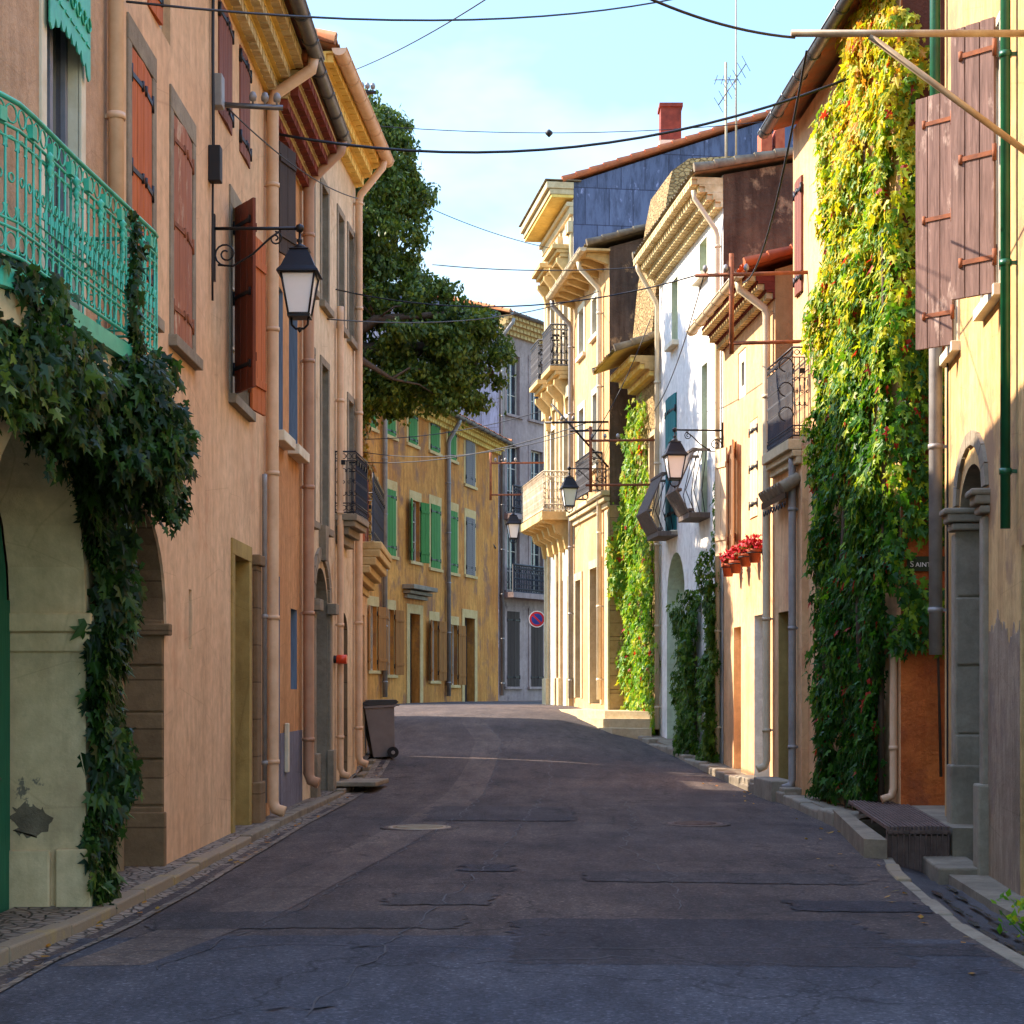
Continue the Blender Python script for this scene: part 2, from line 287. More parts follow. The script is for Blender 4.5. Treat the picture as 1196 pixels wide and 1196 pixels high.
# ------------------------------------------------------------------ mesh helpers
class MB:
    def __init__(s): s.v = []; s.f = []; s.mi = []; s.mats = []; s.sm = []
    def mat(s, m):
        m = M[m] if isinstance(m, str) else m
        if m not in s.mats: s.mats.append(m)
        s.cur = s.mats.index(m); return s
    def poly(s, pts, smooth=False):
        i = len(s.v); s.v += [tuple(p) for p in pts]; s.f.append(tuple(range(i, i + len(pts)))); s.mi.append(s.cur); s.sm.append(smooth)
    def box(s, o, u, v, w):
        o, u, v, w = V(o), V(u), V(v), V(w); i = len(s.v)
        for c in (0, 1):
            for b in (0, 1):
                for a in (0, 1): s.v.append(tuple(o + u * a + v * b + w * c))
        for q in ((0, 2, 3, 1), (4, 5, 7, 6), (0, 1, 5, 4), (2, 6, 7, 3), (0, 4, 6, 2), (1, 3, 7, 5)):
            s.f.append(tuple(i + k for k in q)); s.mi.append(s.cur); s.sm.append(False)
    def tube(s, pts, r, n=6, caps=True, flat=1.0):
        pts = [V(p) for p in pts]; rs = r if isinstance(r, (list, tuple)) else [r] * len(pts)
        i0 = len(s.v); up = None
        for k, p in enumerate(pts):
            d = (pts[min(k + 1, len(pts) - 1)] - pts[max(k - 1, 0)])
            if d.length < 1e-9: d = V((0, 0, 1))
            d.normalize()
            if up is None: up = V((0, 0, 1)) if abs(d.z) < .9 else V((0, 1, 0))
            a = d.cross(up); 
            if a.length < 1e-6: a = d.orthogonal()
            a.normalize(); b = a.cross(d).normalized(); up = b
            for j in range(n):
                t = 2 * pi * j / n; s.v.append(tuple(p + a * cos(t) * rs[k] + b * sin(t) * rs[k] * flat))
        for k in range(len(pts) - 1):
            for j in range(n):
                a, b = i0 + k * n + j, i0 + k * n + (j + 1) % n
                s.f.append((a, b, b + n, a + n)); s.mi.append(s.cur); s.sm.append(True)
        if caps:
            for e in (0, len(pts) - 1):
                s.f.append(tuple(i0 + e * n + j for j in range(n))); s.mi.append(s.cur); s.sm.append(False)
    def lathe(s, c, prof, n=12, a0=0, smooth=True, sq=False):
        c = V(c); i0 = len(s.v)
        for r, z in prof:
            for j in range(n):
                t = a0 + 2 * pi * j / n; s.v.append((c.x + r * cos(t), c.y + r * sin(t), c.z + z))
        for k in range(len(prof) - 1):
            for j in range(n):
                a, b = i0 + k * n + j, i0 + k * n + (j + 1) % n
                s.f.append((a, b, b + n, a + n)); s.mi.append(s.cur); s.sm.append(smooth)
        for e in (0, len(prof) - 1):
            s.f.append(tuple(i0 + e * n + j for j in range(n))); s.mi.append(s.cur); s.sm.append(False)
    def ring(s, c, u, v, r, t, n=14, a0=0, a1=2 * pi, seg=4, r1=None):
        c, u, v = V(c), V(u), V(v); r1 = r if r1 is None else r1
        s.tube([c + (u * cos(a0 + (a1 - a0) * k / n) + v * sin(a0 + (a1 - a0) * k / n)) * (r + (r1 - r) * k / n) for k in range(n + 1)], t, seg)
    def prism(s, poly, o, u, v, w):
        o, u, v, w = V(o), V(u), V(v), V(w); n = len(poly)
        a = [o + u * p[0] + v * p[1] for p in poly]; b = [p + w for p in a]
        s.poly(a); s.poly(b[::-1])
        for k in range(n): s.poly([a[k], a[(k + 1) % n], b[(k + 1) % n], b[k]])
    def build(s, name, parent=None, bevel=0, **tags):
        o0 = parent['_o'] if parent is not None and '_o' in parent.keys() else (0, 0, 0)
        me = bpy.data.meshes.new(name)
        me.from_pydata([(x - o0[0], y - o0[1], z - o0[2]) for x, y, z in s.v], [], s.f)
        for m in s.mats: me.materials.append(m)
        me.polygons.foreach_set('material_index', s.mi); me.polygons.foreach_set('use_smooth', s.sm)
        me.update()
        if len(s.f) < 60000 and bevel != -1:
            bm = bmesh.new(); bm.from_mesh(me); bmesh.ops.recalc_face_normals(bm, faces=bm.faces); bm.to_mesh(me); bm.free()
        o = bpy.data.objects.new(name, me); COL.objects.link(o)
        if parent is not None: o.parent = parent; o['_o'] = list(o0)
        if bevel > 0:
            b = o.modifiers.new('bevel', 'BEVEL'); b.width = bevel; b.segments = 2; b.limit_method = 'ANGLE'; b.angle_limit = radians(50)
        for k, x in tags.items(): o[k] = x
        return o
def B(m): return MB().mat(m)
def thing(name, label, cat, loc, group=None):
    o = bpy.data.objects.new(name, None); COL.objects.link(o); o.location = loc; o['_o'] = list(loc)
    o.empty_display_size = .3; o['label'] = label; o['category'] = cat
    if group: o['group'] = group
    return o
def dup(root, loc, rotz=0, label=None):
    r = root.copy(); COL.objects.link(r); r.location = loc; r.rotation_euler = (0, 0, rotz); r['_o'] = list(loc)
    if label: r['label'] = label
    for ch in list(root.children):
        c = ch.copy(); COL.objects.link(c); c.parent = r
        for g in list(ch.children):
            d = g.copy(); COL.objects.link(d); d.parent = c
    return r
def at(px, py, Y): return V(((px - CX) / FPX * Y, Y, EYE + (HY - py) / FPX * Y))
class Fac:                                   # a street front: s along it from its near end, d out of it towards the street
    def __init__(s, p0, p1, side):
        s.a = V((p0[0], p0[1], 0)); b = V((p1[0], p1[1], 0)); s.L = (b - s.a).length; s.u = (b - s.a).normalized()
        s.n = V((s.u.y, -s.u.x, 0)) * side; s.side = side
    def p(s, x, z, d=0): return s.a + s.u * x + s.n * d + V((0, 0, z))
    def s_(s, px, d=0):
        k = (px - CX) / FPX; a = s.a + s.n * d
        return (k * a.y - a.x) / (s.u.x - k * s.u.y)
    def z_(s, px, py, d=0): return EYE + (HY - py) / FPX * s.p(s.s_(px, d), 0, d).y
def rect(s0, s1, z0, z1): return [(s0, z0), (s1, z0), (s1, z1), (s0, z1)]
def arch(s0, s1, z0, zs, rise=None, n=12):
    r = (s1 - s0) / 2; h = rise or r; c = (s0 + s1) / 2
    return [(s0, z0), (s1, z0)] + [(c + r * cos(pi * k / n), zs + h * sin(pi * k / n)) for k in range(n + 1)]
def wall(root, F, zt, depth, mat, holes=(), pitch=.3, zb=-.7, gable=None, name='wall', revmat=None, flat=False, gsides=(True, True)):
    b = B(mat); outer = [(0, zb), (F.L, zb), (F.L, zt), (0, zt)]
    loops = [[V((x, z, 0)) for x, z in outer]] + [[V((x, z, 0)) for x, z in h[0]] for h in holes]
    flatv = [q for l in loops for q in l]
    for tri in tessellate_polygon(loops): b.poly([F.p(flatv[i].x, flatv[i].y) for i in tri])
    ridge = zt + (0 if flat else depth / 2 * pitch)
    b.poly([F.p(0, zb, -depth), F.p(F.L, zb, -depth), F.p(F.L, zt, -depth), F.p(0, zt, -depth)])
    if flat: b.poly([F.p(0, zt, 0), F.p(F.L, zt, 0), F.p(F.L, zt, -depth), F.p(0, zt, -depth)])
    g = b.mat(gable or mat)
    for x in (0, F.L):
        g.poly([F.p(x, zb), F.p(x, zt), F.p(x, ridge, -depth / 2), F.p(x, zt, -depth), F.p(x, zb, -depth)])
    for h in holes:
        b.mat(h[2] if len(h) > 2 and h[2] else (revmat or mat)); pl, dp = h[0], h[1]
        for i in range(len(pl)):
            p, q = pl[i], pl[(i + 1) % len(pl)]
            b.poly([F.p(*p), F.p(*q), F.p(q[0], q[1], -dp), F.p(p[0], p[1], -dp)])
    return b.build(name, root)
def roof(root, F, zt, depth, tile='tile', over=.45, pitch=.3, e0=.12, e1=.12, zoff=.06, under=None, fine=True):
    b = B(tile); L0, L1 = -e0, F.L + e1; ze = zt - over * pitch * .3 + zoff
    per = .21; nu = int((L1 - L0) / per * 6); slope = depth / 2 + over; nv = int(slope / .17)
    def P(i, j):
        x = L0 + (L1 - L0) * i / nu; v = slope * j / nv
        h = .05 * abs(sin(pi * (x - L0) / per)) + .028 * (1 - ((v / .34) % 1)) + .012 * sin(x * 7.3 + v * 3.1)
        return F.p(x, ze + v * pitch + h, over - v)
    if fine:
        i0 = len(b.v); b.v += [tuple(P(i, j)) for j in range(nv + 1) for i in range(nu + 1)]
        for j in range(nv):
            for i in range(nu):
                a = i0 + j * (nu + 1) + i; b.f.append((a, a + 1, a + nu + 2, a + nu + 1)); b.mi.append(b.cur); b.sm.append(False)
    zr = ze + slope * pitch
    e = [F.p(L0, ze - .04, over), F.p(L1, ze - .04, over), F.p(L1, zr - .04, over - slope), F.p(L0, zr - .04, over - slope)]
    k = [F.p(L0, ze - .04, -depth - over), F.p(L1, ze - .04, -depth - over)]
    if not fine: b.box(F.p(L0, ze, over), F.u * (L1 - L0), V((0, 0, .08)), -F.n * slope + V((0, 0, slope * pitch)))
    b.poly([e[3] + V((0, 0, .08)), e[2] + V((0, 0, .08)), k[1] + V((0, 0, .08)), k[0] + V((0, 0, .08))])
    b.mat(under or tile); b.poly(e); b.poly([e[3], e[2], k[1], k[0]])
    b.mat(tile)
    for x in (L0, L1):       # verge tiles
        for j in range(int(slope / .36)):
            v = j * .36; b.tube([F.p(x, ze + v * pitch + .05, over - v), F.p(x, ze + (v + .4) * pitch + .03, over - v - .4)], [.085, .07], 6)
    b.tube([F.p(L0, zr + .06, over - slope), F.p(L1, zr + .06, over - slope)], .11, 6)
    return b.build('roof', root, bevel=-1)
def eave(root, F, zt, mats, rows=3, step=.13, h=.14, w=.14, gap=.06, s0=0, s1=None, name='eave'):
    b = B(mats[0]); s1 = F.L if s1 is None else s1
    for r in range(rows):
        z = zt - (rows - r) * h; d = (r + 1) * step; n = int((s1 - s0) / (w + gap)); pw = (s1 - s0) / n
        b.mat(mats[1 % len(mats)]); b.box(F.p(s0, z, .004), F.u * (s1 - s0), F.n * max(.02, d - .1), V((0, 0, h - .035)))
        b.box(F.p(s0, z + h - .035, .004), F.u * (s1 - s0), F.n * d, V((0, 0, .032)))
        b.mat(mats[0])
        for k in range(n): b.box(F.p(s0 + k * pw + gap / 2, z + .003, .006), F.u * (pw - gap), F.n * (d - .006), V((0, 0, h - .042)))
    return b.build(name, root)
def gutter(root, F, z, d, m='zinc', s0=-.1, s1=None, r=.085):
    s1 = F.L + .1 if s1 is None else s1; b = B(m)
    for rr in (r, r - .008):
        i0 = len(b.v)
        for x in (s0, s1):
            for k in range(9):
                t = pi + pi * k / 8; b.v.append(tuple(F.p(x, z + rr * sin(t), d + rr * cos(t))))
        for k in range(8): b.f.append((i0 + k, i0 + k + 1, i0 + k + 10, i0 + k + 9)); b.mi.append(b.cur); b.sm.append(True)
    b.poly([F.p(s1, z + r * sin(pi + pi * k / 8), d + r * cos(pi + pi * k / 8)) for k in range(9)])
    b.poly([F.p(s0, z + r * sin(pi + pi * k / 8), d + r * cos(pi + pi * k / 8)) for k in range(9)])
    b.tube([F.p(s0, z, d + r), F.p(s1, z, d + r)], .012, 5)
    x = s0 + .4
    while x < s1:
        b.ring(F.p(x, z, d), F.n, V((0, 0, 1)), r + .006, .012, 8, pi, 2 * pi); x += .75
    return b.build('gutter', root)
def downpipe(root, F, s, ztop, d0, zel, zb, m='pipe', r=.05, d=.09, shoe=True):
    b = B(m); pts = []
    if d0: pts += [F.p(s, ztop, d0), F.p(s, ztop - .14, d0 - .02), F.p(s, zel + .12, d + .03)]
    else: pts += [F.p(s, ztop, d)]
    pts += [F.p(s, zel, d), F.p(s, zb + .16, d)]
    if shoe: pts += [F.p(s, zb + .07, d + .03), F.p(s, zb + .03, d + .14)]
    b.tube(pts, r, 10)
    z = zb + .6
    while z < zel:
        b.tube([F.p(s, z, d), F.p(s, z + .05, d)], r + .01, 10); b.box(F.p(s - .015, z + .01, 0), F.u * .03, F.n * d, V((0, 0, .03))); z += 1.7
    return b.build('downpipe', root)
def surround(root, F, s0, s1, z0, z1, w=.13, m='greystone', proud=.025, sill=True, top=None, name='surround'):
    b = B(m); tp = top or w
    b.box(F.p(s0 - w, z0, -.01), F.u * w, F.n * (proud + .01), V((0, 0, z1 - z0)))
    b.box(F.p(s1, z0, -.01), F.u * w, F.n * (proud + .01), V((0, 0, z1 - z0)))
    b.box(F.p(s0 - w, z1, -.01), F.u * (s1 - s0 + 2 * w), F.n * (proud + .012), V((0, 0, tp)))
    if sill: b.box(F.p(s0 - w - .03, z0 - .1, -.01), F.u * (s1 - s0 + 2 * w + .06), F.n * (proud + .07), V((0, 0, .1)))
    return b.build(name, root, bevel=.006)
def window(root, F, s0, s1, z0, z1, dep=.18, m='frame', nx=2, nz=3, fw=.05):
    b = B(m); g = .003
    s0 += g; s1 -= g; z0 += g; z1 -= g
    def bar(a, c, e, f, d=.045): b.box(F.p(a, e, -dep), F.u * (c - a), F.n * d, V((0, 0, f - e)))
    bar(s0, s0 + fw, z0, z1); bar(s1 - fw, s1, z0, z1); bar(s0 + fw, s1 - fw, z0, z0 + fw); bar(s0 + fw, s1 - fw, z1 - fw, z1)
    for i in range(1, nx): x = s0 + (s1 - s0) * i / nx; bar(x - fw * .6, x + fw * .6, z0 + fw, z1 - fw, .05)
    for j in range(1, nz):
        z = z0 + (z1 - z0) * j / nz; bar(s0 + fw, s1 - fw, z - .014, z + .014, .03)
    w = b.build('window', root, bevel=.004)
    q = B('glass'); q.box(F.p(s0 + .01, z0 + .01, -dep - .02), F.u * (s1 - s0 - .02), F.n * .03, V((0, 0, z1 - z0 - .02))); q.build('pane', w)
    return w
def archpanel(root, F, poly, dep, m, name='door', boards=7, handle=True):
    b = B(m); s0 = min(p[0] for p in poly); s1 = max(p[0] for p in poly)
    b.prism([(p[0], p[1]) for p in poly], F.p(0, 0, -dep - .01), F.u, V((0, 0, 1)), -F.n * .05)
    z0 = min(p[1] for p in poly)
    n = boards
    for k in range(n):
        a = s0 + (s1 - s0) * (k + .04) / n; c = s0 + (s1 - s0) * (k + .96) / n
        def top(x):
            best = 1e9
            for i in range(len(poly)):
                p, q = poly[i], poly[(i + 1) % len(poly)]
                if abs(q[0] - p[0]) > 1e-6 and min(p[0], q[0]) - 1e-6 <= x <= max(p[0], q[0]) + 1e-6:
                    z = p[1] + (q[1] - p[1]) * (x - p[0]) / (q[0] - p[0])
                    if z > z0 + .05: best = min(best, z)
            return best if best < 1e8 else z0 + .1
        zt = min(top(a), top(c)) - .02
        b.box(F.p(a, z0 + .02, -dep - .01), F.u * (c - a), F.n * .022, V((0, 0, zt - z0 - .02)))
    d = b.build(name, root)
    if handle: h = B('black'); h.box(F.p(s0 + (s1 - s0) * .8, z0 + 1.0, -dep + .012), F.u * .04, F.n * .01, V((0, 0, .16))); h.tube([F.p(s0 + (s1 - s0) * .8 + .02, z0 + 1.1, -dep + .01), F.p(s0 + (s1 - s0) * .8 + .02, z0 + 1.1, -dep + .07), F.p(s0 + (s1 - s0) * .8 - .08, z0 + 1.1, -dep + .07)], .009, 6); h.build('handle', d)
    return d
def shutter(root, F, hs, z0, z1, w, ang, sgn, m, hm='black', boards=3, d0=.03, nh=2, hw=.9, louvre=False):
    """hinge at hs; sgn is the way along the wall the leaf points when shut (ang 0); ang 180 = folded flat on the wall"""
    a = radians(ang); u = F.u * sgn * cos(a) + F.n * sin(a); t = (F.n * cos(a) - F.u * sgn * sin(a)) * .035
    o = F.p(hs, z0, d0) + (t * -1 if ang > 90 else t * 0); b = B(m); H = z1 - z0; Z = V((0, 0, 1))
    for k in range(boards):
        b.box(o + u * (w * k / boards + .004), u * (w / boards - .008), t, Z * (H - .004 * ((k * 7) % 3)))
    if louvre:
        n = int(H / .07)
        for k in range(n): b.box(o + u * .05 + Z * (k * .07 + .02) + t * 1.0, u * (w - .1), t * .35, Z * .045)
    else:
        for f in (.14, .82): b.box(o - t * .55 + Z * (H * f), u * w * .96, t * .5, Z * .09)
    sh = b.build('shutter', root, bevel=.004)
    for k in range(nh):
        h = B(hm); z = H * (.12 + .76 * k / max(1, nh - 1)); q = o + Z * z + t * 1.02
        h.box(q, u * (w * hw), t * .28, Z * .04)
        h.tube([q + u * (w * hw * .95) + Z * -.02, q + u * (w * hw * .95) + Z * .06], .02, 6)
        h.tube([q + Z * -.05, q + Z * .09], .02, 6)
        h.build('hinge', sh)
    return sh
def railing(b, pts, z0, z1, sp=.11, t=.008, fancy=True, ringr=None):
    Z = V((0, 0, 1)); pts = [V((p[0], p[1], 0)) for p in pts]
    for z, r in ((z1, t * 2), (z1 - .14, t * 1.3), (z0 + .14, t * 1.3), (z0, t * 1.5)): b.tube([p + Z * z for p in pts], r, 5)
    L = [0]
    for i in range(len(pts) - 1): L.append(L[-1] + (pts[i + 1] - pts[i]).length)
    def P(s):
        for i in range(len(pts) - 1):
            if s <= L[i + 1] + 1e-6:
                f = (s - L[i]) / max(1e-6, L[i + 1] - L[i]); return pts[i].lerp(pts[i + 1], f), (pts[i + 1] - pts[i]).normalized()
        return pts[-1], (pts[-1] - pts[-2]).normalized()
    n = max(1, int(L[-1] / sp))
    for k in range(n + 1):
        p, d = P(L[-1] * k / n)
        b.tube([p + Z * z0, p + Z * (z1 if k in (0, n) else z1 - .14)], t * (1.6 if k in (0, n) else 1), 4)
        if k < n:
            q, d = P(L[-1] * (k + .5) / n); r = min(.055, L[-1] / n * .46)
            b.ring(q + Z * (z1 - .07), d, Z, r, t * .8, 10)
            if fancy:
                b.ring(q + Z * (z0 + .07), d, Z, r, t * .8, 10)
                zc = (z0 + z1) / 2
                b.ring(q + Z * (zc + .17), d, Z, r * .9, t * .8, 10, -.6, pi + .6); b.ring(q + Z * (zc - .17), d, Z, r * .9, t * .8, 10, pi - .6, 2 * pi + .6)
                b.ring(q + Z * zc, d, Z, r * .5, t * .8, 8)
                if k % 3 == 1: b.box(q + Z * (zc + .26) - d * .03, d * .06, d.cross(Z) * .03, Z * .07)
def leaves(name, root, items, m, shape='creeper'):
    """items: (point, tip direction, normal, size)"""
    vs, fs = [], []
    if shape == 'creeper': P = [(0, .02), (.26, -.1), (.42, .12), (.2, .3), (.46, .62), (.15, .56), (0, 1.06), (-.15, .56), (-.46, .62), (-.2, .3), (-.42, .12), (-.26, -.1)]
    else: P = [(0, 0), (.3, .4), (0, 1), (-.3, .4)]
    for p, d, n, s in items:
        d = V(d).normalized(); n = V(n); x = d.cross(n)
        if x.length < 1e-4: x = d.orthogonal()
        x.normalize(); n = x.cross(d); i = len(vs)
        for a, c in P:
            q = p + (x * a + d * c + n * (-.32 * abs(a) - .18 * c * c)) * s; vs.append((q.x, q.y, q.z))
        if shape == 'creeper':
            fs.append((i, i + 1, i + 2, i + 3, i + 4, i + 5, i + 6)); fs.append((i + 6, i + 7, i + 8, i + 9, i + 10, i + 11, i))
        else: fs.append((i, i + 1, i + 2)); fs.append((i + 2, i + 3, i))
    b = MB().mat(m); b.v = vs; b.f = fs; b.mi = [0] * len(fs); b.sm = [False] * len(fs)
    return b.build(name, root, bevel=-1)
def rnd(rg, s=1): return V((rg.gauss(0, s), rg.gauss(0, s), rg.gauss(0, s)))
def inside(poly, x, y):
    c = False; j = len(poly) - 1
    for i in range(len(poly)):
        a, b = poly[i], poly[j]
        if (a[1] > y) != (b[1] > y) and x < (b[0] - a[0]) * (y - a[1]) / (b[1] - a[1]) + a[0]: c = not c
        j = i
    return c
def wallivy(root, F, poly, n, m, size=.15, thick=.22, seed=1, d0=.03, name='foliage', gaps=0):
    rg = random.Random(seed); xs = [p[0] for p in poly]; zs = [p[1] for p in poly]; it = []
    x0, x1, z0, z1 = min(xs), max(xs), min(zs), max(zs)
    ph = [rg.uniform(0, 6) for _ in range(4)]
    while len(it) < n:
        x, z = rg.uniform(x0, x1), rg.uniform(z0, z1)
        jx, jz = x + .1 * sin(z * 5 + ph[0]) + rg.gauss(0, .05), z + .1 * sin(x * 6 + ph[1]) + rg.gauss(0, .06)
        if not inside(poly, jx, jz): continue
        if gaps and sin(x * 4.3 + ph[3] + 2 * sin(z * 1.1)) * sin(z * 3.1 + ph[0] + 1.5 * sin(x * 2.2)) > 1 - gaps * 1.5 and rg.random() < .85: continue
        lump = .5 + .5 * sin(x * 3.1 + ph[2] + 1.3 * sin(z * 1.7)) * sin(z * 2.3 + ph[3])
        d = d0 + thick * lump * rg.random() ** .5 + rg.random() * .05
        nn = F.n + V((0, 0, .35)) + rnd(rg, .35); dd = V((0, 0, -1)) + rnd(rg, .35) + F.n * .25
        it.append((F.p(x, z, d), dd, nn, size * rg.choice((.4, .6, .8, .95, 1.05, 1.25)) * rg.uniform(.85, 1.1)))
    return leaves(name, root, it, m)
def stems(root, F, paths, m='bark', r=.015, d=.04):
    b = B(m)
    for pth in paths: b.tube([F.p(x, z, d + .02 * sin(z * 5)) for x, z in pth], [r * (1.2 - .8 * k / len(pth)) for k in range(len(pth))], 5)
    return b.build('stem', root)
def struct(o): o['kind'] = 'structure'; return o
# ------------------------------------------------------------------ ground, road, pavements
def smooth(t): t = max(0, min(1, t)); return t * t * (3 - 2 * t)
def lerp(tab, y):
    if y <= tab[0][0]: return tab[0][1]
    for (a, p), (c, q) in zip(tab, tab[1:]):
        if y <= c: return p + (q - p) * (y - a) / (c - a)
    return tab[-1][1]
def zg(x, y):
    base = 1.15 * smooth((y - 24) / 18) - max(0, y - 70) * .02
    side = 1 - .38 * smooth((x - .8) / 2.2) * (1 - smooth((y - 37) / 6))
    return base * side
REDGE = [(0, 2.9), (10, 2.95), (11.6, 2.98), (14.9, 3.3), (16.4, 3.55), (20.3, 3.95), (24, 4.0), (26, 3.85), (28, 3.68), (32, 3.3), (36, 2.75), (38, 2.05), (44, 1.45), (48, .95), (50, 1.0), (56, 2.5), (75, 8)]
LEDGE = [(0, -3.0), (9.9, -2.93), (11.3, -2.8), (13.5, -2.74), (20, -2.66), (28, -2.42), (31, -2.42), (31.4, -14), (75, -14)]
def sheet(name, m, x0, x1, ys, nx, zf, skirt=0):
    b = B(m); n = nx + 1
    for y in ys:
        a, c = x0(y), x1(y)
        for i in range(n): x = a + (c - a) * i / nx; b.v.append((x, y, zf(x, y)))
    for j in range(len(ys) - 1):
        for i in range(nx): k = j * n + i; b.f.append((k, k + 1, k + n + 1, k + n)); b.mi.append(0); b.sm.append(True)
    if skirt:
        for i, sgn in ((0, 1), (nx, -1)):
            for j in range(len(ys) - 1):
                p, q = V(b.v[j * n + i]), V(b.v[(j + 1) * n + i]); b.poly([p, q, q - V((0, 0, skirt)), p - V((0, 0, skirt))])
        p, q = V(b.v[0]), V(b.v[nx]); b.poly([p, q, q - V((0, 0, skirt)), p - V((0, 0, skirt))])
    return b.build(name, bevel=-1)
def fr(a, b, st): return [a + (b - a) * k / max(1, round((b - a) / st)) for k in range(max(1, round((b - a) / st)) + 1)]
gx = [-900, -300, -100, -40, -20, -10, -6, -3, 0, 1, 2, 3, 4, 6, 10, 20, 40, 100, 300, 900]
gy = [-60, -20, 0, 10, 20, 24, 26, 28, 30, 32, 34, 36, 38, 40, 42, 46, 50, 60, 75, 100, 200, 500, 1500]
b = B('soil')
for y in gy:
    for x in gx: b.v.append((x, y, zg(x, y) - .34))
for j in range(len(gy) - 1):
    for i in range(len(gx) - 1): k = j * len(gx) + i; b.f.append((k, k + 1, k + len(gx) + 1, k + len(gx))); b.mi.append(0); b.sm.append(True)
struct(b.build('ground', bevel=-1))
struct(sheet('road', 'asphalt', lambda y: lerp(LEDGE, y), lambda y: lerp(REDGE, y), fr(1, 31.2, .4) + fr(31.5, 75, .5), 24,
             lambda x, y: zg(x, y) +   .004 * sin(x * 2.1 + y * .7) * sin(y * .9 - x) + .03 * (1 - ((x + .3) / 3.2) ** 2) * (y < 60), .2))
def roadz(x, y): return zg(x, y) +   .004 * sin(x * 2.1 + y * .7) * sin(y * .9 - x) + .03 * (1 - ((x + .3) / 3.2) ** 2)
def patch(name, m, x0, x1, y0, y1, dz=.004, seed=0, jag=.035):
    rg = random.Random(seed); b = B(m); nx = max(4, int((x1 - x0) / .07)); ny = max(3, int((y1 - y0) / .07))
    jx = [rg.gauss(0, jag) for _ in range(ny + 1)]; kx = [rg.gauss(0, jag) for _ in range(ny + 1)]
    jy = [rg.gauss(0, jag * .6) for _ in range(nx + 1)]; ky = [rg.gauss(0, jag * .6) for _ in range(nx + 1)]
    for j in range(ny + 1):
        for i in range(nx + 1):
            u, v = i / nx, j / ny
            x = x0 + jx[j] + (x1 - x0 + kx[j] - jx[j]) * u; y = y0 + jy[i] + (y1 - y0 + ky[i] - jy[i]) * v
            b.v.append((x, y, roadz(x, y) + dz))
    for j in range(ny):
        for i in range(nx): k = j * (nx + 1) + i; b.f.append((k, k + 1, k + nx + 2, k + nx + 1)); b.mi.append(0); b.sm.append(True)
    return struct(b.build(name, bevel=-1))
def gp(px, py):      # pixel to flat road
    Y = EYE * FPX / (py - HY); return (px - CX) / FPX * Y, Y
patch('road_resurfacing', 'asphaltblue', -2.72, 2.86, 2.0, 10.9, .003, 40, .04)
for k, (xa, xb, ya, yb) in enumerate([(600, 1035, 1133, 1078), (180, 540, 1090, 1069), (1035, 1150, 1118, 1104), (680, 1000, 1034, 1022), (920, 1080, 1067, 1054),
                                      (455, 575, 1062, 1048), (540, 600, 1022, 1014), (500, 670, 962, 945), (760, 940, 905, 880)]):
    y0, y1 = gp(0, ya)[1], gp(0, yb)[1]; ym = (y0 + y1) / 2
    patch('road_patch', ('patch', 'patchgrey')[k in (1, 3, 5, 7)], (xa - CX) / FPX * ym, (xb - CX) / FPX * ym, y0, y1, .0045 + .0004 * k, k)
b = B('patchwarm'); tr = [(9.8, -2.35, .5), (12, -1.9, .55), (16, -1.45, .55), (20, -1.05, .55), (25, -.72, .55), (30, -.52, .5), (33, -.45, .5), (36, -.8, .5)]
for y in fr(9.8, 36, .35):
    c = lerp([(a, q) for a, q, w in tr], y); w = lerp([(a, w) for a, q, w in tr], y)
    for i in range(5): x = c - w / 2 + w * i / 4; b.v.append((x, y, roadz(x, y) + .0045))
n = len(b.v) // 5
for j in range(n - 1):
    for i in range(4): k = j * 5 + i; b.f.append((k, k + 1, k + 6, k + 5)); b.mi.append(0); b.sm.append(True)
struct(b.build('road_strip', bevel=-1))
def manhole(px, py, r, label, m):
    x, y = gp(px, py); z = roadz(x, y) + .008
    t = thing('manhole_cover', label, 'manhole cover', (x, y, z))
    b = B(m); b.lathe((x, y, z), [(r, -.02), (r, .004), (r * .86, .004), (r * .86, .0), (r * .84, 0), (r * .84, .006), (.01, .008)], 28); 
    for k in range(-4, 5):
        h = sqrt(max(0, (r * .75) ** 2 - (k * r * .17) ** 2)); b.box((x - h, y + k * r * .17 - .012, z + .006), (2 * h, 0, 0), (0, .024, 0), (0, 0, .007))
    b.build('cover', t); B('patch').lathe  # frame ring
    q = B('patchwarm'); q.lathe((x, y, z), [(r * 1.25, -.02), (r * 1.25, .001), (r * 1.02, .003), (r * 1.02, -.02)], 28); q.build('frame', t)
manhole(490, 970, .36, 'round iron manhole cover in a pale ring on the left half of the road', 'steel')
manhole(812, 964, .33, 'round dark manhole cover on the right half of the road', 'grate')
rg = random.Random(14)          # long bitumen seams and cracks
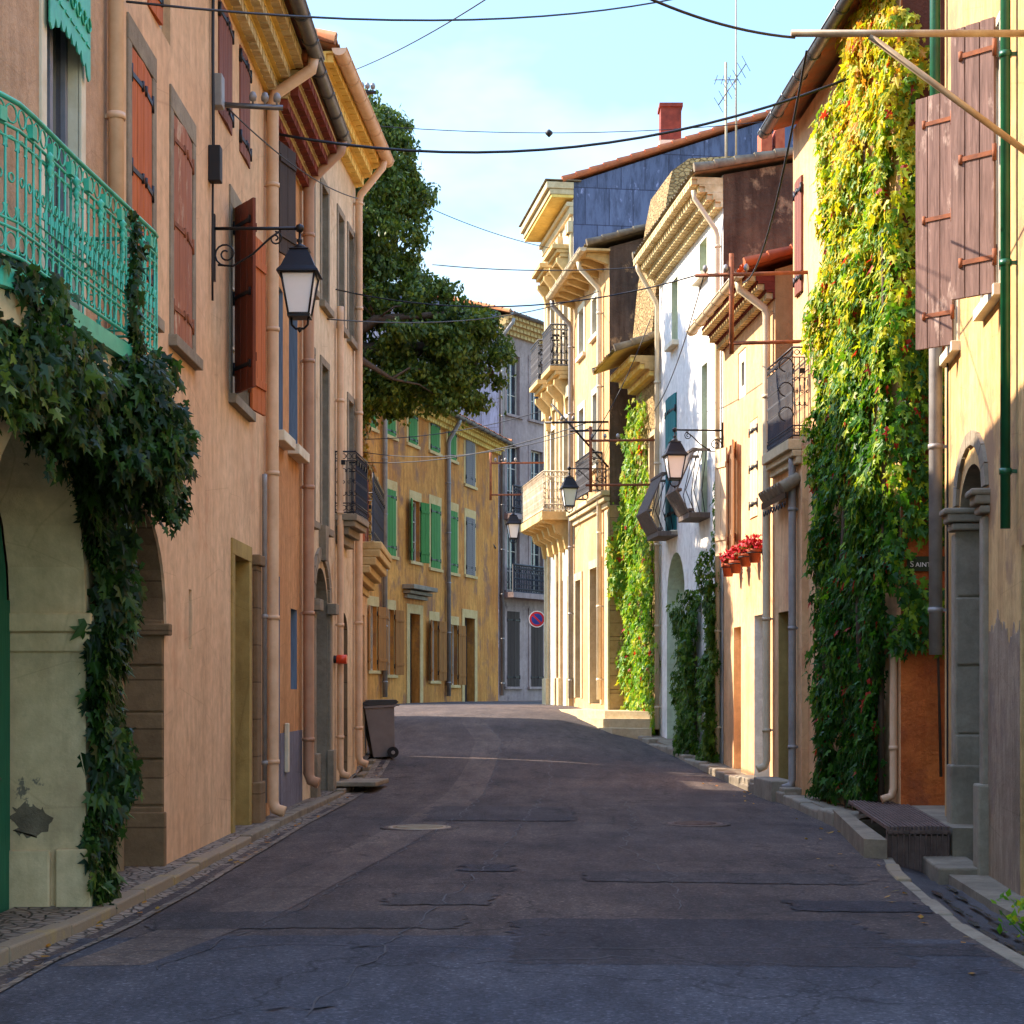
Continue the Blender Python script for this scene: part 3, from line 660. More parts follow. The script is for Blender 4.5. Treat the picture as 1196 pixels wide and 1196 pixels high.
for pts in ([(-2.0, 9.6), (-1.55, 12), (-1.15, 16), (-.72, 20), (-.42, 25), (-.25, 30), (-.2, 33), (-.55, 36)], [(-1.0, 8.2), (-.7, 11), (-.35, 14), (.0, 18), (.25, 22), (.6, 27), (.7, 31)],
            [(-2.6, 10.2), (-1.2, 10.5), (.3, 10.3), (2.7, 10.6)], [(-.2, 9.8), (.6, 10.0), (2.4, 9.7)], [(1.2, 12.2), (1.35, 14.5), (1.1, 17), (1.5, 21), (1.6, 25)], [(-1.7, 14.6), (-.6, 14.9), (.5, 14.7), (1.6, 15.1)]):
    b = B('tar'); P = []
    for (xa, ya), (xb, yb) in zip(pts, pts[1:]):
        n = max(3, int(sqrt((xb - xa) ** 2 + (yb - ya) ** 2) / .12))
        for k in range(n): P.append((xa + (xb - xa) * k / n + rg.gauss(0, .012) + .03 * sin(ya + k * .8), ya + (yb - ya) * k / n + rg.gauss(0, .012) + .03 * sin(xa * 3 + k)))
    for (x0, y0), (x1, y1) in zip(P, P[1:]):
        dx, dy = x1 - x0, y1 - y0; l = sqrt(dx * dx + dy * dy) or 1; w0 = rg.uniform(.002, .008); nx, ny = -dy / l * w0, dx / l * w0
        b.poly([(x, y, roadz(x, y) + .0085) for x, y in ((x0 - nx, y0 - ny), (x1 - nx, y1 - ny), (x1 + nx, y1 + ny), (x0 + nx, y0 + ny))])
    struct(b.build('road_seam', bevel=-1))
# left pavement, kerb and cobbled gutter
struct(sheet('pavement', 'cobble', lambda y: -3.45, lambda y: lerp(LEDGE, y) - .1, fr(3, 31, .5), 6, lambda x, y: zg(x, y) + .09))
b = B('yellowkerb'); rg = random.Random(4); y = 3.0
while y < 30.6:
    l = rg.uniform(.7, 1.1); x0, x1 = lerp(LEDGE, y), lerp(LEDGE, y + l)
    if y > 17.5: b.mat('kerb')
    dz = rg.uniform(-.012, .012); b.box((x0 - .11, y + .006, zg(x0, y) - .2), (.13, 0, 0), (x1 - x0, l - .012, 0), (0, 0, .3 + dz)); y += l
struct(b.build('kerb', bevel=.015))
b = B('cobble')
for y in fr(3, 31, .5):
    x = lerp(LEDGE, y)
    for i in range(4): b.v.append((x + .02 + i * .085, y, roadz(x + i * .085, y) + .012 - .012 * (i in (1, 2))))
for j in range(len(b.v) // 4 - 1):
    for i in range(3): k = j * 4 + i; b.f.append((k, k + 1, k + 5, k + 4)); b.mi.append(0); b.sm.append(True)
struct(b.build('gutter_strip', bevel=-1))
# right side: pavement at the far houses, open stone gutter near the camera
struct(sheet('pavement', 'kerb', lambda y: lerp(REDGE, y), lambda y: 6.6 if y < 30 else 4.6, fr(19.6, 37, .4), 8, lambda x, y: zg(x, y) + .10 + .16 * smooth((21.5 - y) / 2) * smooth((x - 4.0) / .5), .3))
b = B('greystone'); rg = random.Random(8); y = 20.2
while y < 36.6:
    l = rg.uniform(.5, .9); x0, x1 = lerp(REDGE, y), lerp(REDGE, y + l)
    b.box((x0 - .16, y + .012, zg(x0, y) - .2), (.22, 0, 0), (x1 - x0, l - .025, 0), (0, 0, .3 + rg.uniform(-.03, .05))); y += l
struct(b.build('kerb', bevel=.025))
struct(sheet('gutter_channel', 'gutter', lambda y: lerp(REDGE, y) - .02, lambda y: 4.75, fr(3, 19.7, .3), 14, lambda x, y: -.11 - .05 * max(0, 1 - abs(x - lerp(REDGE, y) - .45) / .3) + .02 * sin(x * 9 + y * 4) * sin(y * 3.3)))
b = B('greystone'); rg = random.Random(9); y = 3.0
while y < 16.2:
    l = rg.uniform(.5, 1.0); x0, x1 = lerp(REDGE, y), lerp(REDGE, y + l)
    if y > 14 and y < 15: b.mat('yellowkerb')
    else: b.mat('greystone')
    b.box((x0 - .02, y + .01, -.25), (.13, 0, 0), (x1 - x0, l - .02, 0), (0, 0, .255 + rg.uniform(-.02, .012))); y += l
struct(b.build('kerb', bevel=.02))
b = B('water'); rg = random.Random(3)
for side in (-.09, .07):
    y = 9.0
    while y < 14.6:
        l = rg.uniform(.2, .6); w = rg.uniform(.015, .04); x = lerp(REDGE, y) + .45 + side + rg.gauss(0, .012); z = -.118
        pts = [(x - w, y, z), (x + w * .3, y + l * .1, z), (x + w, y + l * .5, z), (x + w * .4, y + l, z), (x - w * .6, y + l * .8, z)]
        b.poly(pts); y += l + rg.uniform(0, .12)
struct(b.build('water', bevel=-1))
struct(sheet('pavement', 'kerb', lambda y: lerp([(3, 3.55), (13, 3.72), (19.5, 4.25)], y), lambda y: 5.0, fr(3, 16.0, .4), 6, lambda x, y: -.06, .2))
# raised terrace in front of the far right houses
b = B('palestone'); z0 = 1.14
for poly, zt in (([(1.15, 39.4), (2.0, 36.9), (3.2, 36.2), (3.4, 40), (1.6, 47.6), (.55, 48)], 1.13),):
    b.prism(poly, (0, 0, zt - .7), (1, 0, 0), (0, 1, 0), (0, 0, .7))
b.prism([(1.45, 38.2), (1.95, 36.6), (2.95, 36.05), (2.95, 36.6), (2.0, 37.1)], (0, 0, .55), (1, 0, 0), (0, 1, 0), (0, 0, .42))
b.prism([(1.75, 36.9), (2.1, 36.0), (2.9, 35.6), (2.9, 36.2), (2.1, 36.6)], (0, 0, .3), (1, 0, 0), (0, 1, 0), (0, 0, .48))
struct(b.build('raised_pavement', bevel=.02))

# ------------------------------------------------------------------ left houses
def house(name, label, p0, p1, side):
    F = Fac(p0, p1, side); r = thing(name, label, 'house', tuple(F.p(F.L / 2, zg(*F.p(F.L / 2, 0).xy))))
    return F, r
# L0: house with the green balcony
F, r = house('balcony_house', 'rough tan house at the left edge with the green iron balcony', (-3.0, 6.6), (-3.0, 12.68), 1)
L0 = F; Y0 = 6.6
A = arch(9.63 - Y0, 11.93 - Y0, -.1, 2.15); Wd = rect(10.98 - Y0, 11.86 - Y0, 3.75, 6.25)
wall(r, F, 11.2, 7, 'tan', [(A, .5, M['greencream']), (Wd, .14, M['whitetrim']), (rect(1.2, 2.1, 3.75, 6.2), .14, M['whitetrim'])])
roof(r, F, 11.2, 7, fine=False)
b = B('greencream')           # painted stone facing of the ground floor round the arch
f0 = [(0.4, -.5), (12.22 - Y0, -.5), (12.22 - Y0, 3.62), (0.4, 3.62)]
lp = [[V((x, z, 0)) for x, z in f0], [V((x, z, 0)) for x, z in A]]; fl = [q for l in lp for q in l]
for tri in tessellate_polygon(lp): b.poly([F.p(fl[i].x, fl[i].y, .03) for i in tri])
for i in range(len(A)): p, q = A[i], A[(i + 1) % len(A)]; b.poly([F.p(*p, .03), F.p(*q, .03), F.p(*q), F.p(*p)])
b.poly([F.p(12.22 - Y0, -.5, .03), F.p(12.22 - Y0, 3.62, .03), F.p(12.22 - Y0, 3.62, 0), F.p(12.22 - Y0, -.5, 0)])
b.build('stone_facing', r)
b = B('greencream')           # impost and plinth on the far jamb
s1 = 11.93 - Y0
for z, h, d in ((2.0, .13, .045), (1.86, .13, .03)): b.box(F.p(s1 - d, z, -.5), F.u * (d + .29), F.n * (.5 + .035 + d), V((0, 0, h)))
b.build('impost', r, bevel=.012); b = B('greencream')
b.box(F.p(s1 - .05, -.3, -.5), F.u * .34, F.n * .29, V((0, 0, .78))); b.box(F.p(s1 - .05, -.3, -.17), F.u * .34, F.n * .25, V((0, 0, .79)))
b.build('plinth', r, bevel=.012)
b = B('stain'); rg = random.Random(6); cx_, cz_ = -3.36, .68; n = 40         # bare patch where the paint has flaked off the jamb
blob = [(cx_ + (.12 + .022 * sin(3 * t + 1) + .02 * sin(9 * t) + rg.uniform(-.018, .018)) * cos(t) * 1.05, cz_ + (.13 + .02 * sin(2 * t + 2) + .018 * sin(11 * t) + rg.uniform(-.018, .018)) * sin(t)) for t in [2 * pi * k / n for k in range(n)]]
b.prism(blob, (0, 11.927, 0), (1, 0, 0), (0, 0, 1), (0, .01, 0)); b.build('flaked_patch', r)
archpanel(r, F, arch(9.65 - Y0, 11.91 - Y0, -.1, 2.15, 1.12), .5, 'greendoor', 'door', 8)
for sa in (10.98, 7.8): window(r, F, sa - Y0 + (0 if sa > 9 else 0), sa - Y0 + .88 if sa > 9 else sa - Y0 + .9, 3.76, 6.24 if sa > 9 else 6.19, .12, 'paleframe', 2, 1, .06)
surround(r, F, 10.98 - Y0, 11.86 - Y0, 3.75, 6.25, .12, 'whitetrim', .02, False)
b = B('green'); n = 24      # scalloped lambrequin over the tall window
pts = [(10.9 - Y0, 6.55), (11.94 - Y0, 6.55)]
for k in range(n + 1): 
    x = 11.94 - 1.04 * k / n; pts.append((x - Y0, 5.98 - .07 * abs(sin(k * pi / 3)) - .13 * (abs(k / n - .5) * 2) ** 3))
b.prism(pts, F.p(0, 0, .05), F.u, V((0, 0, 1)), F.n * .012)
for k in range(7): b.ring(F.p(11.02 - Y0 + k * .14, 6.2, .07), F.u, V((0, 0, 1)), .05, .008, 10); b.box(F.p(10.98 - Y0 + k * .14, 6.05, .062), F.u * .09, F.n * .008, V((0, 0, .02)))
b.box(F.p(10.9 - Y0, 6.5, 0), F.u * 1.04, F.n * .062, V((0, 0, .05)))
b.build('lambrequin', r)
# balcony with rounded near corner
path = [(-3.0, 8.5), (-2.85, 8.52), (-2.72, 8.6), (-2.62, 8.72), (-2.56, 8.9), (-2.54, 9.1), (-2.50, 9.8), (-2.44, 10.6), (-2.38, 11.4), (-2.385, 11.5), (-2.45, 11.55), (-3.0, 11.56)]
b = B('green'); railing(b, path, 3.84, 4.64, .105, .0075, True)
Z = V((0, 0, 1))
P3 = [V((p[0], p[1], 0)) for p in path]
for z in (4.44, 4.02): b.tube([p + Z * z for p in P3], .008, 5)
for k in range(0, 26):          # greek keys between the bars, cast bunches on every fifth bar
    f = k / 26; y = 9.1 + f * 2.3; x = -2.54 + .16 * f; q = V((x + .004, y, 4.08)); d = V((.07, 1, 0)).normalized()
    for a, c, e, g in ((0, 0, .075, 0), (.075, 0, 0, .12), (0, .12, .075, 0), (0, .05, 0, .07), (.02, .05, .03, 0), (.05, .05, 0, .04)):
        p1 = q + d * a + Z * c; b.tube([p1, p1 + d * e + Z * g], .006, 4)
    if k % 5 == 2:
        for j in range(7): b.lathe(tuple(q + Z * (.2 - j * .035 + .2) + V((.02, (j % 2) * .02, 0))), [(.005, -.03), (.028 - j * .003, 0), (.005, .03)], 6)
rail = b.build('railing', r, bevel=-1)
b = B('green'); pl = [(p[0] + .03, p[1]) for p in path]
b.prism([(x, y) for x, y in pl] , (0, 0, 3.66), (1, 0, 0), (0, 1, 0), (0, 0, .1)); 
b.mat('greencream'); b.prism([(x - .05, y) for x, y in pl], (0, 0, 3.5), (1, 0, 0), (0, 1, 0), (0, 0, .155)); b.build('balcony_slab', r)
b = B('greencream')
for y in (9.3, 11.2): b.prism([(0, 0), (.42, 0), (.42, -.1), (.2, -.16), (.08, -.4), (0, -.44)], F.p(y - Y0, 3.5, .02), F.n, Z, F.u * .18)
b.build('balcony_console', r)
downpipe(r, F, 12.63 - Y0, 11.1, 0, 10.9, .1, 'pipe', .06, .08, False)
# L1: long peach house
F, r = house('peach_house', 'long peach house with orange and brown shutters next to the green balcony', (-3.0, 12.7), (-2.92, 20.3), 1); L1 = F
sY = lambda y: (y - 12.7)
A2 = arch(12.74 - 12.7, 14.66 - 12.7, -.1, 2.13)
wins = [(13.42, 14.17), (15.0, 15.86), (17.95, 18.95)]
holes = [(A2, .42, M['stone'])] + [(rect(sY(a), sY(c), 4.68, 6.66), .16, M['greystone']) for a, c in wins]
holes += [(rect(sY(14.02), sY(14.92), 7.2, 8.5), .14), (rect(sY(17.2), sY(17.95), 7.4, 8.55), .14), (rect(sY(18.45), sY(19.1), 7.4, 8.55), .14)]
holes += [(rect(sY(18.1), sY(19.02), -.1, 3.02), .32, M['olive']), (rect(sY(15.72), sY(15.86), 1.97, 2.52), .2), ]
wall(r, F, 9.15, 8, 'peach', holes); roof(r, F, 9.15, 8, over=.55)
eave(r, F, 9.1, ('creambrick', 'yellowbrick'), 3, .15, .15)
gutter(r, F, 9.1, .6, 'zinc')
archpanel(r, F, arch(12.76 - 12.7, 14.64 - 12.7, -.1, 2.13, .95), .42, 'darkwood', 'door', 9)
b = B('stone')
for k in range(6):             # jamb blocks of the arch, proud of the reveal by turns
    z = -.2 + k * .4; b.box(F.p(sY(14.66) - .016 - .012 * (k % 2), z + .01, -.4), F.u * .035, F.n * .395, V((0, 0, .385)))
b.box(F.p(sY(14.66) - .06, -.2, -.42), F.u * .08, F.n * .44, V((0, 0, .75)))
b.box(F.p(sY(14.66) - .06, 2.06, -.42), F.u * .12, F.n * .48, V((0, 0, .1)))
b.build('jamb', r, bevel=.012)
b = B('peach'); c, rr = (sY(12.74) + sY(14.66)) / 2, .96
for k in range(14):
    t0, t1 = pi * k / 14, pi * (k + 1) / 14
    q = [F.p(c + a * cos(t), 2.13 + a * sin(t), .022) for a, t in ((rr, t0), (rr + .13, t0), (rr + .13, t1), (rr, t1))]
    if c + (rr + .13) * cos(t0) < F.L and c - (rr + .13) > -9 and cos(t1) > -.86: b.poly(q); b.poly([q[1], q[2], q[2] - F.n * .022, q[1] - F.n * .022]); b.poly([q[0], q[3], q[3] - F.n * .022, q[0] - F.n * .022])
b.build('arch_band', r)
for i, (a, c) in enumerate(wins):
    surround(r, F, sY(a), sY(c), 4.68, 6.66, .13, 'greystone', .018, True, .2)
    window(r, F, sY(a), sY(c), 4.68, 6.66, .15)
w = (14.17 - 13.42) / 2
shutter(r, F, sY(13.42), 4.7, 6.65, w, 3, 1, 'orangewood', 'black', 2, -.03, 3); shutter(r, F, sY(14.17), 4.7, 6.65, w, 3, -1, 'orangewood', 'black', 2, -.03, 3)
shutter(r, F, sY(15.0), 4.7, 6.65, .43, 4, 1, 'wornwood', 'rust', 2, -.03, 3); shutter(r, F, sY(15.86), 4.7, 6.65, .43, 4, -1, 'wornwood', 'rust', 2, -.03, 3)
shutter(r, F, sY(17.97), 4.7, 6.65, .5, 148, 1, 'brownwood', 'black', 3, .03, 3); shutter(r, F, sY(18.95), 4.7, 6.65, .5, 172, -1, 'orangewood', 'rust', 3, .03, 3)
for a, c in ((14.02, 14.92), (17.2, 17.95), (18.45, 19.1)):
    z0, z1 = (7.2, 8.5) if a < 15 else (7.4, 8.55)
    window(r, F, sY(a), sY(c), z0, z1, .12)
    if a > 15: shutter(r, F, sY(a), z0, z1, (c - a) / 2, 3, 1, 'redwood', 'black', 2, -.02); shutter(r, F, sY(c), z0, z1, (c - a) / 2, 3, -1, 'redwood', 'black', 2, -.02)
    else: shutter(r, F, sY(a), z0, z1, .44, 3, 1, 'orangewood', 'black', 2, -.02)
surround(r, F, sY(18.1), sY(19.02), -.1, 3.02, .17, 'olive', .02, False)
archpanel(r, F, rect(sY(18.12), sY(19.0), -.05, 3.0), .3, 'ochreshutter', 'door', 4)
b = B('stone')
b.box(F.p(sY(19.32), -.4, 0), F.u * .3, F.n * .06, V((0, 0, 3.4))); b.box(F.p(sY(19.29), 3.0, 0), F.u * .36, F.n * .1, V((0, 0, .12))); b.box(F.p(sY(19.29), -.4, 0), F.u * .36, F.n * .1, V((0, 0, .95)))
b.build('pilaster', r, bevel=.015)
downpipe(r, F, sY(20.2), 9.05, .58, 8.5, .12, 'pipe', .07, .1)
downpipe(r, F, sY(19.9), 4.1, 0, 4.0, .12, 'pipegrey', .03, .05, False)
b = B('cable')
for dx in (0, .05): b.tube([F.p(sY(16.75) + dx + .015 * sin(z * 3), z, .03) for z in fr(5.4 if not dx else 6.9, 9.0, .3)], .012, 5)
b.build('cable_run', r)
b = B('pipegrey'); b.box(F.p(sY(16.86), 7.35, 0), F.u * .16, F.n * .1, V((0, 0, .32))); b.build('junction_box', r, bevel=.01); b = B('cable'); b.box(F.p(sY(16.66), 6.55, 0), F.u * .13, F.n * .12, V((0, 0, .35))); b.build('junction_box', r, bevel=.01)
b = B('meter'); b.box(F.p(sY(18.5), .95, -.29), F.u * .14, F.n * .03, V((0, 0, .5))); b.build('meter_box', r)
# L2: orange house with red brick eave
F, r = house('orange_house', 'narrow orange house with a red and cream brick eave', (-2.915, 20.32), (-2.85, 23.2), 1); L2 = F
sp_ = lambda y: y - 20.32
h2 = [(rect(.55, 1.25, 4.75, 6.6), .22, M['bluegrey']), (rect(1.75, 2.5, 4.75, 6.6), .22, M['bluegrey']), (rect(.25, 1.0, -.1, 3.0), .2, M['bluegrey']), (rect(1.9, 2.45, 1.6, 2.65), .16, M['bluegrey'])]
wall(r, F, 9.0, 8, 'orange', h2); roof(r, F, 9.0, 8, over=.52, tile='tile')
eave(r, F, 8.95, ('redbrick', 'creambrick'), 4, .125, .15, .19)
gutter(r, F, 9.05, .58)
for a, c in ((.55, 1.25), (1.75, 2.5)):
    window(r, F, a, c, 4.75, 6.6, .2, 'bluegrey'); b = B('whitetrim'); b.box(F.p(a - .1, 4.62, -.05), F.u * (c - a + .2), F.n * .2, V((0, 0, .13))); b.build('sill', r, bevel=.01)
archpanel(r, F, rect(.26, .99, -.05, 2.98), .18, 'bluegrey', 'door', 3); window(r, F, 1.9, 2.45, 1.6, 2.65, .14, 'bluegrey', 1, 2)
b = B('greypaint'); b.box(F.p(1.02, -.4, 0), F.u * (F.L - 1.04), F.n * .012, V((0, 0, 1.45))); b.build('plinth', r)
shutter(r, F, .6, 6.95, 8.3, .5, 165, -1, 'darkwood', 'black', 2, .03)
downpipe(r, F, F.L - .1, 9.0, .56, 8.35, .3, 'pipebrown', .075, .11)
b = B('whitetrim'); b.box(F.p(1.3, .55, .012), F.u * .12, F.n * .05, V((0, 0, .62))); b.build('meter_box', r, bevel=.01)
# L3: cream house with yellow soffit
F, r = house('cream_house', 'tall cream house with a yellow soffit and a small black balcony', (-2.845, 23.22), (-2.56, 28.0), 1); L3 = F
wc = [(.35, .85), (1.5, 2.05), (3.0, 3.5), (4.0, 4.5)]
h3 = [(rect(a, c, 3.95, 6.3), .16, M['greystone']) for a, c in wc[:2]] + [(rect(a, c, 7.2, 8.9), .16, M['greystone']) for a, c in wc] + [(rect(wc[2][0], wc[2][1], 4.25, 6.5), .16, M['greystone']), (rect(4.0, 4.5, 4.4, 6.2), .16, M['greystone'])]
AD = arch(.85, 2.05, -.1, 2.75); AD2 = arch(3.15, 3.95, -.1, 2.5, .3)
h3 += [(AD, .3, M['greystone']), (AD2, .2, M['stone'])]
wall(r, F, 10.3, 8, 'cream', h3); roof(r, F, 10.3, 8, over=.48)
eave(r, F, 10.25, ('yellowbrick', 'yellowbrick'), 3, .14, .15, .2)
gutter(r, F, 10.25, .52, 'pipe', r=.1)
for a, c in wc[:2]: window(r, F, a, c, 3.95, 6.3, .14, 'paleframe'); surround(r, F, a, c, 3.95, 6.3, .11, 'greystone', .02)
for a, c in wc: window(r, F, a, c, 7.2, 8.9, .14, 'paleframe'); surround(r, F, a, c, 7.2, 8.9, .11, 'greystone', .02)
window(r, F, 3.0, 3.5, 4.25, 6.5, .14, 'paleframe'); window(r, F, 4.0, 4.5, 4.4, 6.2, .14, 'paleframe'); surround(r, F, 4.0, 4.5, 4.4, 6.2, .11, 'greystone', .02)
archpanel(r, F, AD, .28, 'darkwood', 'door', 5); archpanel(r, F, AD2, .18, 'darkwood', 'door', 4)
b = B('greystone')
for s in (.68, 2.05): b.box(F.p(s, -.4, 0), F.u * .17, F.n * .05, V((0, 0, 3.1))); b.box(F.p(s - .05, 2.7, 0), F.u * .27, F.n * .14, V((0, 0, .16))); b.box(F.p(s - .04, -.4, 0), F.u * .25, F.n * .1, V((0, 0, 1.1)))
c = 1.45
for k in range(10):
    t0, t1 = pi * (k + .04) / 10, pi * (k + .96) / 10
    b.prism([(c + a * cos(t), 2.87 + a * sin(t)) for a, t in ((.61, t0), (.78, t0), (.78, t1), (.61, t1))], F.p(0, 0, -.005), F.u, Z, F.n * .045)
b.prism([(c - .1, 3.45), (c + .1, 3.45), (c + .14, 3.95), (c - .14, 3.95)], F.p(0, 0, 0), F.u, Z, F.n * .1)
b.build('door_surround', r, bevel=.01)
b = B('greystone'); sa, sb = F.s_(391), F.s_(391) + 1.3
for k, (d, h, z) in enumerate(((.34, .1, 4.16), (.3, .09, 4.07), (.2, .12, 3.95), (.12, .14, 3.81))): b.box(F.p(sa + .04 * k, z, 0), F.u * (sb - sa - .08 * k), F.n * d, V((0, 0, h - .003)))
b.build('balcony_slab', r, bevel=.01)
b = B('black'); railing(b, [F.p(sa + .02, 0, 0).xy, F.p(sa + .02, 0, .31).xy, F.p(sb - .02, 0, .31).xy, F.p(sb - .02, 0, 0).xy], 4.28, 5.2, .085, .007); b.build('railing', r, bevel=-1)
downpipe(r, F, F.L - .22, 10.2, .5, 9.5, .35, 'pipe', .06, .09); downpipe(r, F, 2.75, 7.4, 0, 7.3, .25, 'pipe', .05, .08)
b = B('meter'); b.box(F.p(1.0, 1.55, -.26), F.u * .3, F.n * .2, V((0, 0, .35))); b.build('letter_box', r, bevel=.01)
t = B('redplastic'); t.tube([F.p(2.62, 2.05, .05), F.p(2.62, 2.05, .2)], .07, 8); t.mat('cable'); t.tube([F.p(2.62, 2.05, .0), F.p(2.62, 2.05, .05)], .06, 8); t.build('pipe_cap', r)
# L4: low annexe with roof terrace
F, r = house('terrace_house', 'low pale house with a curved yellow cornice under a roof terrace', (-2.575, 28.02), (-2.62, 31.0), 1); L4 = F
wall(r, F, 3.75, 5, 'cream2', [(rect(1.6, 2.3, .0, 2.9), .2), (rect(.5, .9, .1, 2.7), .15)], flat=True)
archpanel(r, F, rect(1.61, 2.29, .3, 2.88), .18, 'darkwood', 'door', 3); archpanel(r, F, rect(.51, .89, .2, 2.68), .13, 'darkwood', 'door', 2)
b = B('warmstone')
for k in range(6): b.box(F.p(-.0 + .02 * k, 3.25 + k * .13, 0), F.u * (F.L + .0), F.n * (.04 + .4 * sin(k / 5 * pi / 2) ** 1.2), V((0, 0, .127)))
b.build('cornice', r, bevel=.02)
b = B('black'); railing(b, [F.p(.05, 0, .3).xy, F.p(F.L - .05, 0, .3).xy, F.p(F.L - .05, 0, -2).xy], 4.05, 5.15, .09, .008); b.build('railing', r, bevel=-1)
b = B('warmstone'); b.box(F.p(.0, 4.03, -1.2), F.u * .18, F.n * 1.3, V((0, 0, 1.2))); b.build('parapet', r, bevel=.01)
t = thing('planter', 'red brown wooden planter standing on the low roof terrace', 'planter', tuple(F.p(2.2, 4.03, -.25)))
b = B('redwood')
for k in range(5): b.box(F.p(1.7, 4.05 + k * .24, -.4), F.u * .9, F.n * .03, V((0, 0, .225))); b.box(F.p(1.7, 4.05 + k * .24, -.0), F.u * .9, F.n * .03, V((0, 0, .225)))
for s in (1.68, 2.56): b.box(F.p(s, 4.03, -.42), F.u * .06, F.n * .47, V((0, 0, 1.3)))
b.build('planter_box', t, bevel=.005)
# unseen house added behind the terrace, sized to cast shade on the road
F, r = house('unseen_shade_house', 'unseen plain house added behind the low terrace house to shade the road', (-3.75, 32.3), (-3.75, 38.2), 1)
wall(r, F, 9.6, 3.2, 'cream2', [(rect(a, a + .9, z, z + 1.7), .15) for a in (.6, 2.4, 4.2) for z in (1.9, 5.2)])
for a in (.6, 2.4, 4.2):
    for z in (1.9, 5.2): window(r, F, a, a + .9, z, z + 1.7, .12)
roof(r, F, 9.6, 3.2, fine=False)
# ------------------------------------------------------------------ right houses
# R0: nearest, plum shutters
F, r = house('corner_house', 'nearest straw coloured house on the right with plum shutters and a stone doorway', (3.36, 7.0), (4.55, 18.0), -1); R0 = F
sR = lambda y: (y - 7.0) * F.L / 11.0
AN = arch(sR(15.5), sR(17.0), -.3, 3.25, .48)
hs = [(AN, .3, M['greystone']), (rect(sR(14.62), sR(15.5), 5.05, 7.3), .2, M['whitetrim']), (rect(sR(17.02), sR(17.75), 5.05, 7.5), .2, M['whitetrim']), (rect(sR(12.5), sR(13.75), -.3, 2.75), .12)]
wall(r, F, 9.6, 7, 'straw', hs); roof(r, F, 9.6, 7, over=.4); eave(r, F, 9.55, ('creambrick', 'creambrick'), 2)
archpanel(r, F, AN, .29, 'darkwood', 'door', 6); archpanel(r, F, rect(sR(12.51), sR(13.74), -.2, 2.74), .1, 'darkwood', 'door', 5)
for a, c, z in ((14.62, 15.5, 7.3), (17.02, 17.75, 7.5)):
    window(r, F, sR(a), sR(c), 5.05, z, .16); surround(r, F, sR(a), sR(c), 5.05, z, .07, 'whitetrim', .03, True)
shutter(r, F, sR(14.6), 4.98, 7.33, .42, 52, 1, 'purplewood', 'rust', 3, .05, 3, .8); shutter(r, F, sR(17.0), 5.02, 7.55, .42, 52, 1, 'purplewood', 'rust', 3, .05, 3, .8)
b = B('greystone')
rg = random.Random(2)
for k in range(5):
    z = -.2 + k * .68; b.box(F.p(sR(17.0) - .02 - .012 * (k % 2), z, -.26), F.u * .06, F.n * .3, V((0, 0, .67)))
b.box(F.p(sR(17.0) - .1, -.25, -.24), F.u * .3, F.n * .34, V((0, 0, 1.1))); b.box(F.p(sR(17.0) - .02, -.25, .0), F.u * .24, F.n * .05, V((0, 0, 3.4)))
b.box(F.p(sR(15.5) - .2, -.25, -.02), F.u * .2, F.n * .07, V((0, 0, 3.4))); b.box(F.p(sR(15.5) - .24, -.25, -.02), F.u * .28, F.n * .12, V((0, 0, 1.0)))
for s in (sR(17.0) - .08, sR(15.5) - .25):
    for k, (h, d) in enumerate(((.07, .05), (.09, .09), (.06, .13))): b.box(F.p(s - d * .4, 3.17 + k * .08, -.22 if s > 9.4 else -.02), F.u * (.26 + d * .8), F.n * (.26 + d if s > 9.4 else .06 + d), V((0, 0, h)))
b.build('door_surround', r, bevel=.02)
b = B('greystone'); c = (sR(15.5) + sR(17.0)) / 2
for k in range(9):
    t0, t1 = pi * (k + .03) / 9, pi * (k + .97) / 9
    b.prism([(c + a * .75 * cos(t), 3.42 + (a - 1) * .75 + a * .48 * sin(t) - (a - 1) * .75) for a, t in ((1.02, t0), (1.3, t0), (1.3, t1), (1.02, t1))], F.p(0, 0, -.01), F.u, Z, F.n * .045)
b.build('arch_stones', r, bevel=.012)
b = B('lowpatch'); rg = random.Random(12); pts = [(sR(13.8), -.4), (sR(15.28), -.4)]; x = sR(15.28); z = 2.0
while x > sR(13.8): pts.append((x, z)); x -= .025; z = 2.12 + .09 * sin(x * 5) + .05 * sin(x * 17) + .03 * sin(x * 41) + rg.uniform(-.035, .035)
pts.append((sR(13.8), z)); b.prism(pts, F.p(0, 0, -.01), F.u, Z, F.n * .016); b.build('render_patch', r)
downpipe(r, F, sR(13.95), 9.4, 0, 9.2, 2.75, 'pipegreen', .042, .09, False)
downpipe(r, F, sR(17.86), 9.4, 0, 9.2, 5.4, 'pipegreen', .055, .12, False); downpipe(r, F, sR(17.82), 5.3, 0, 5.2, 1.8, 'pipegrey', .07, .12, False)
b = B('cable'); b.tube([F.p(sR(17.6), z, .03) for z in fr(.2, 5, .4)], .011, 5); b.build('cable_run', r)
b = B('kerb'); b.box(F.p(sR(15.3), -.3, .02), F.u * 2.1, F.n * .42, V((0, 0, .3))); b.build('doorstep', r, bevel=.02)
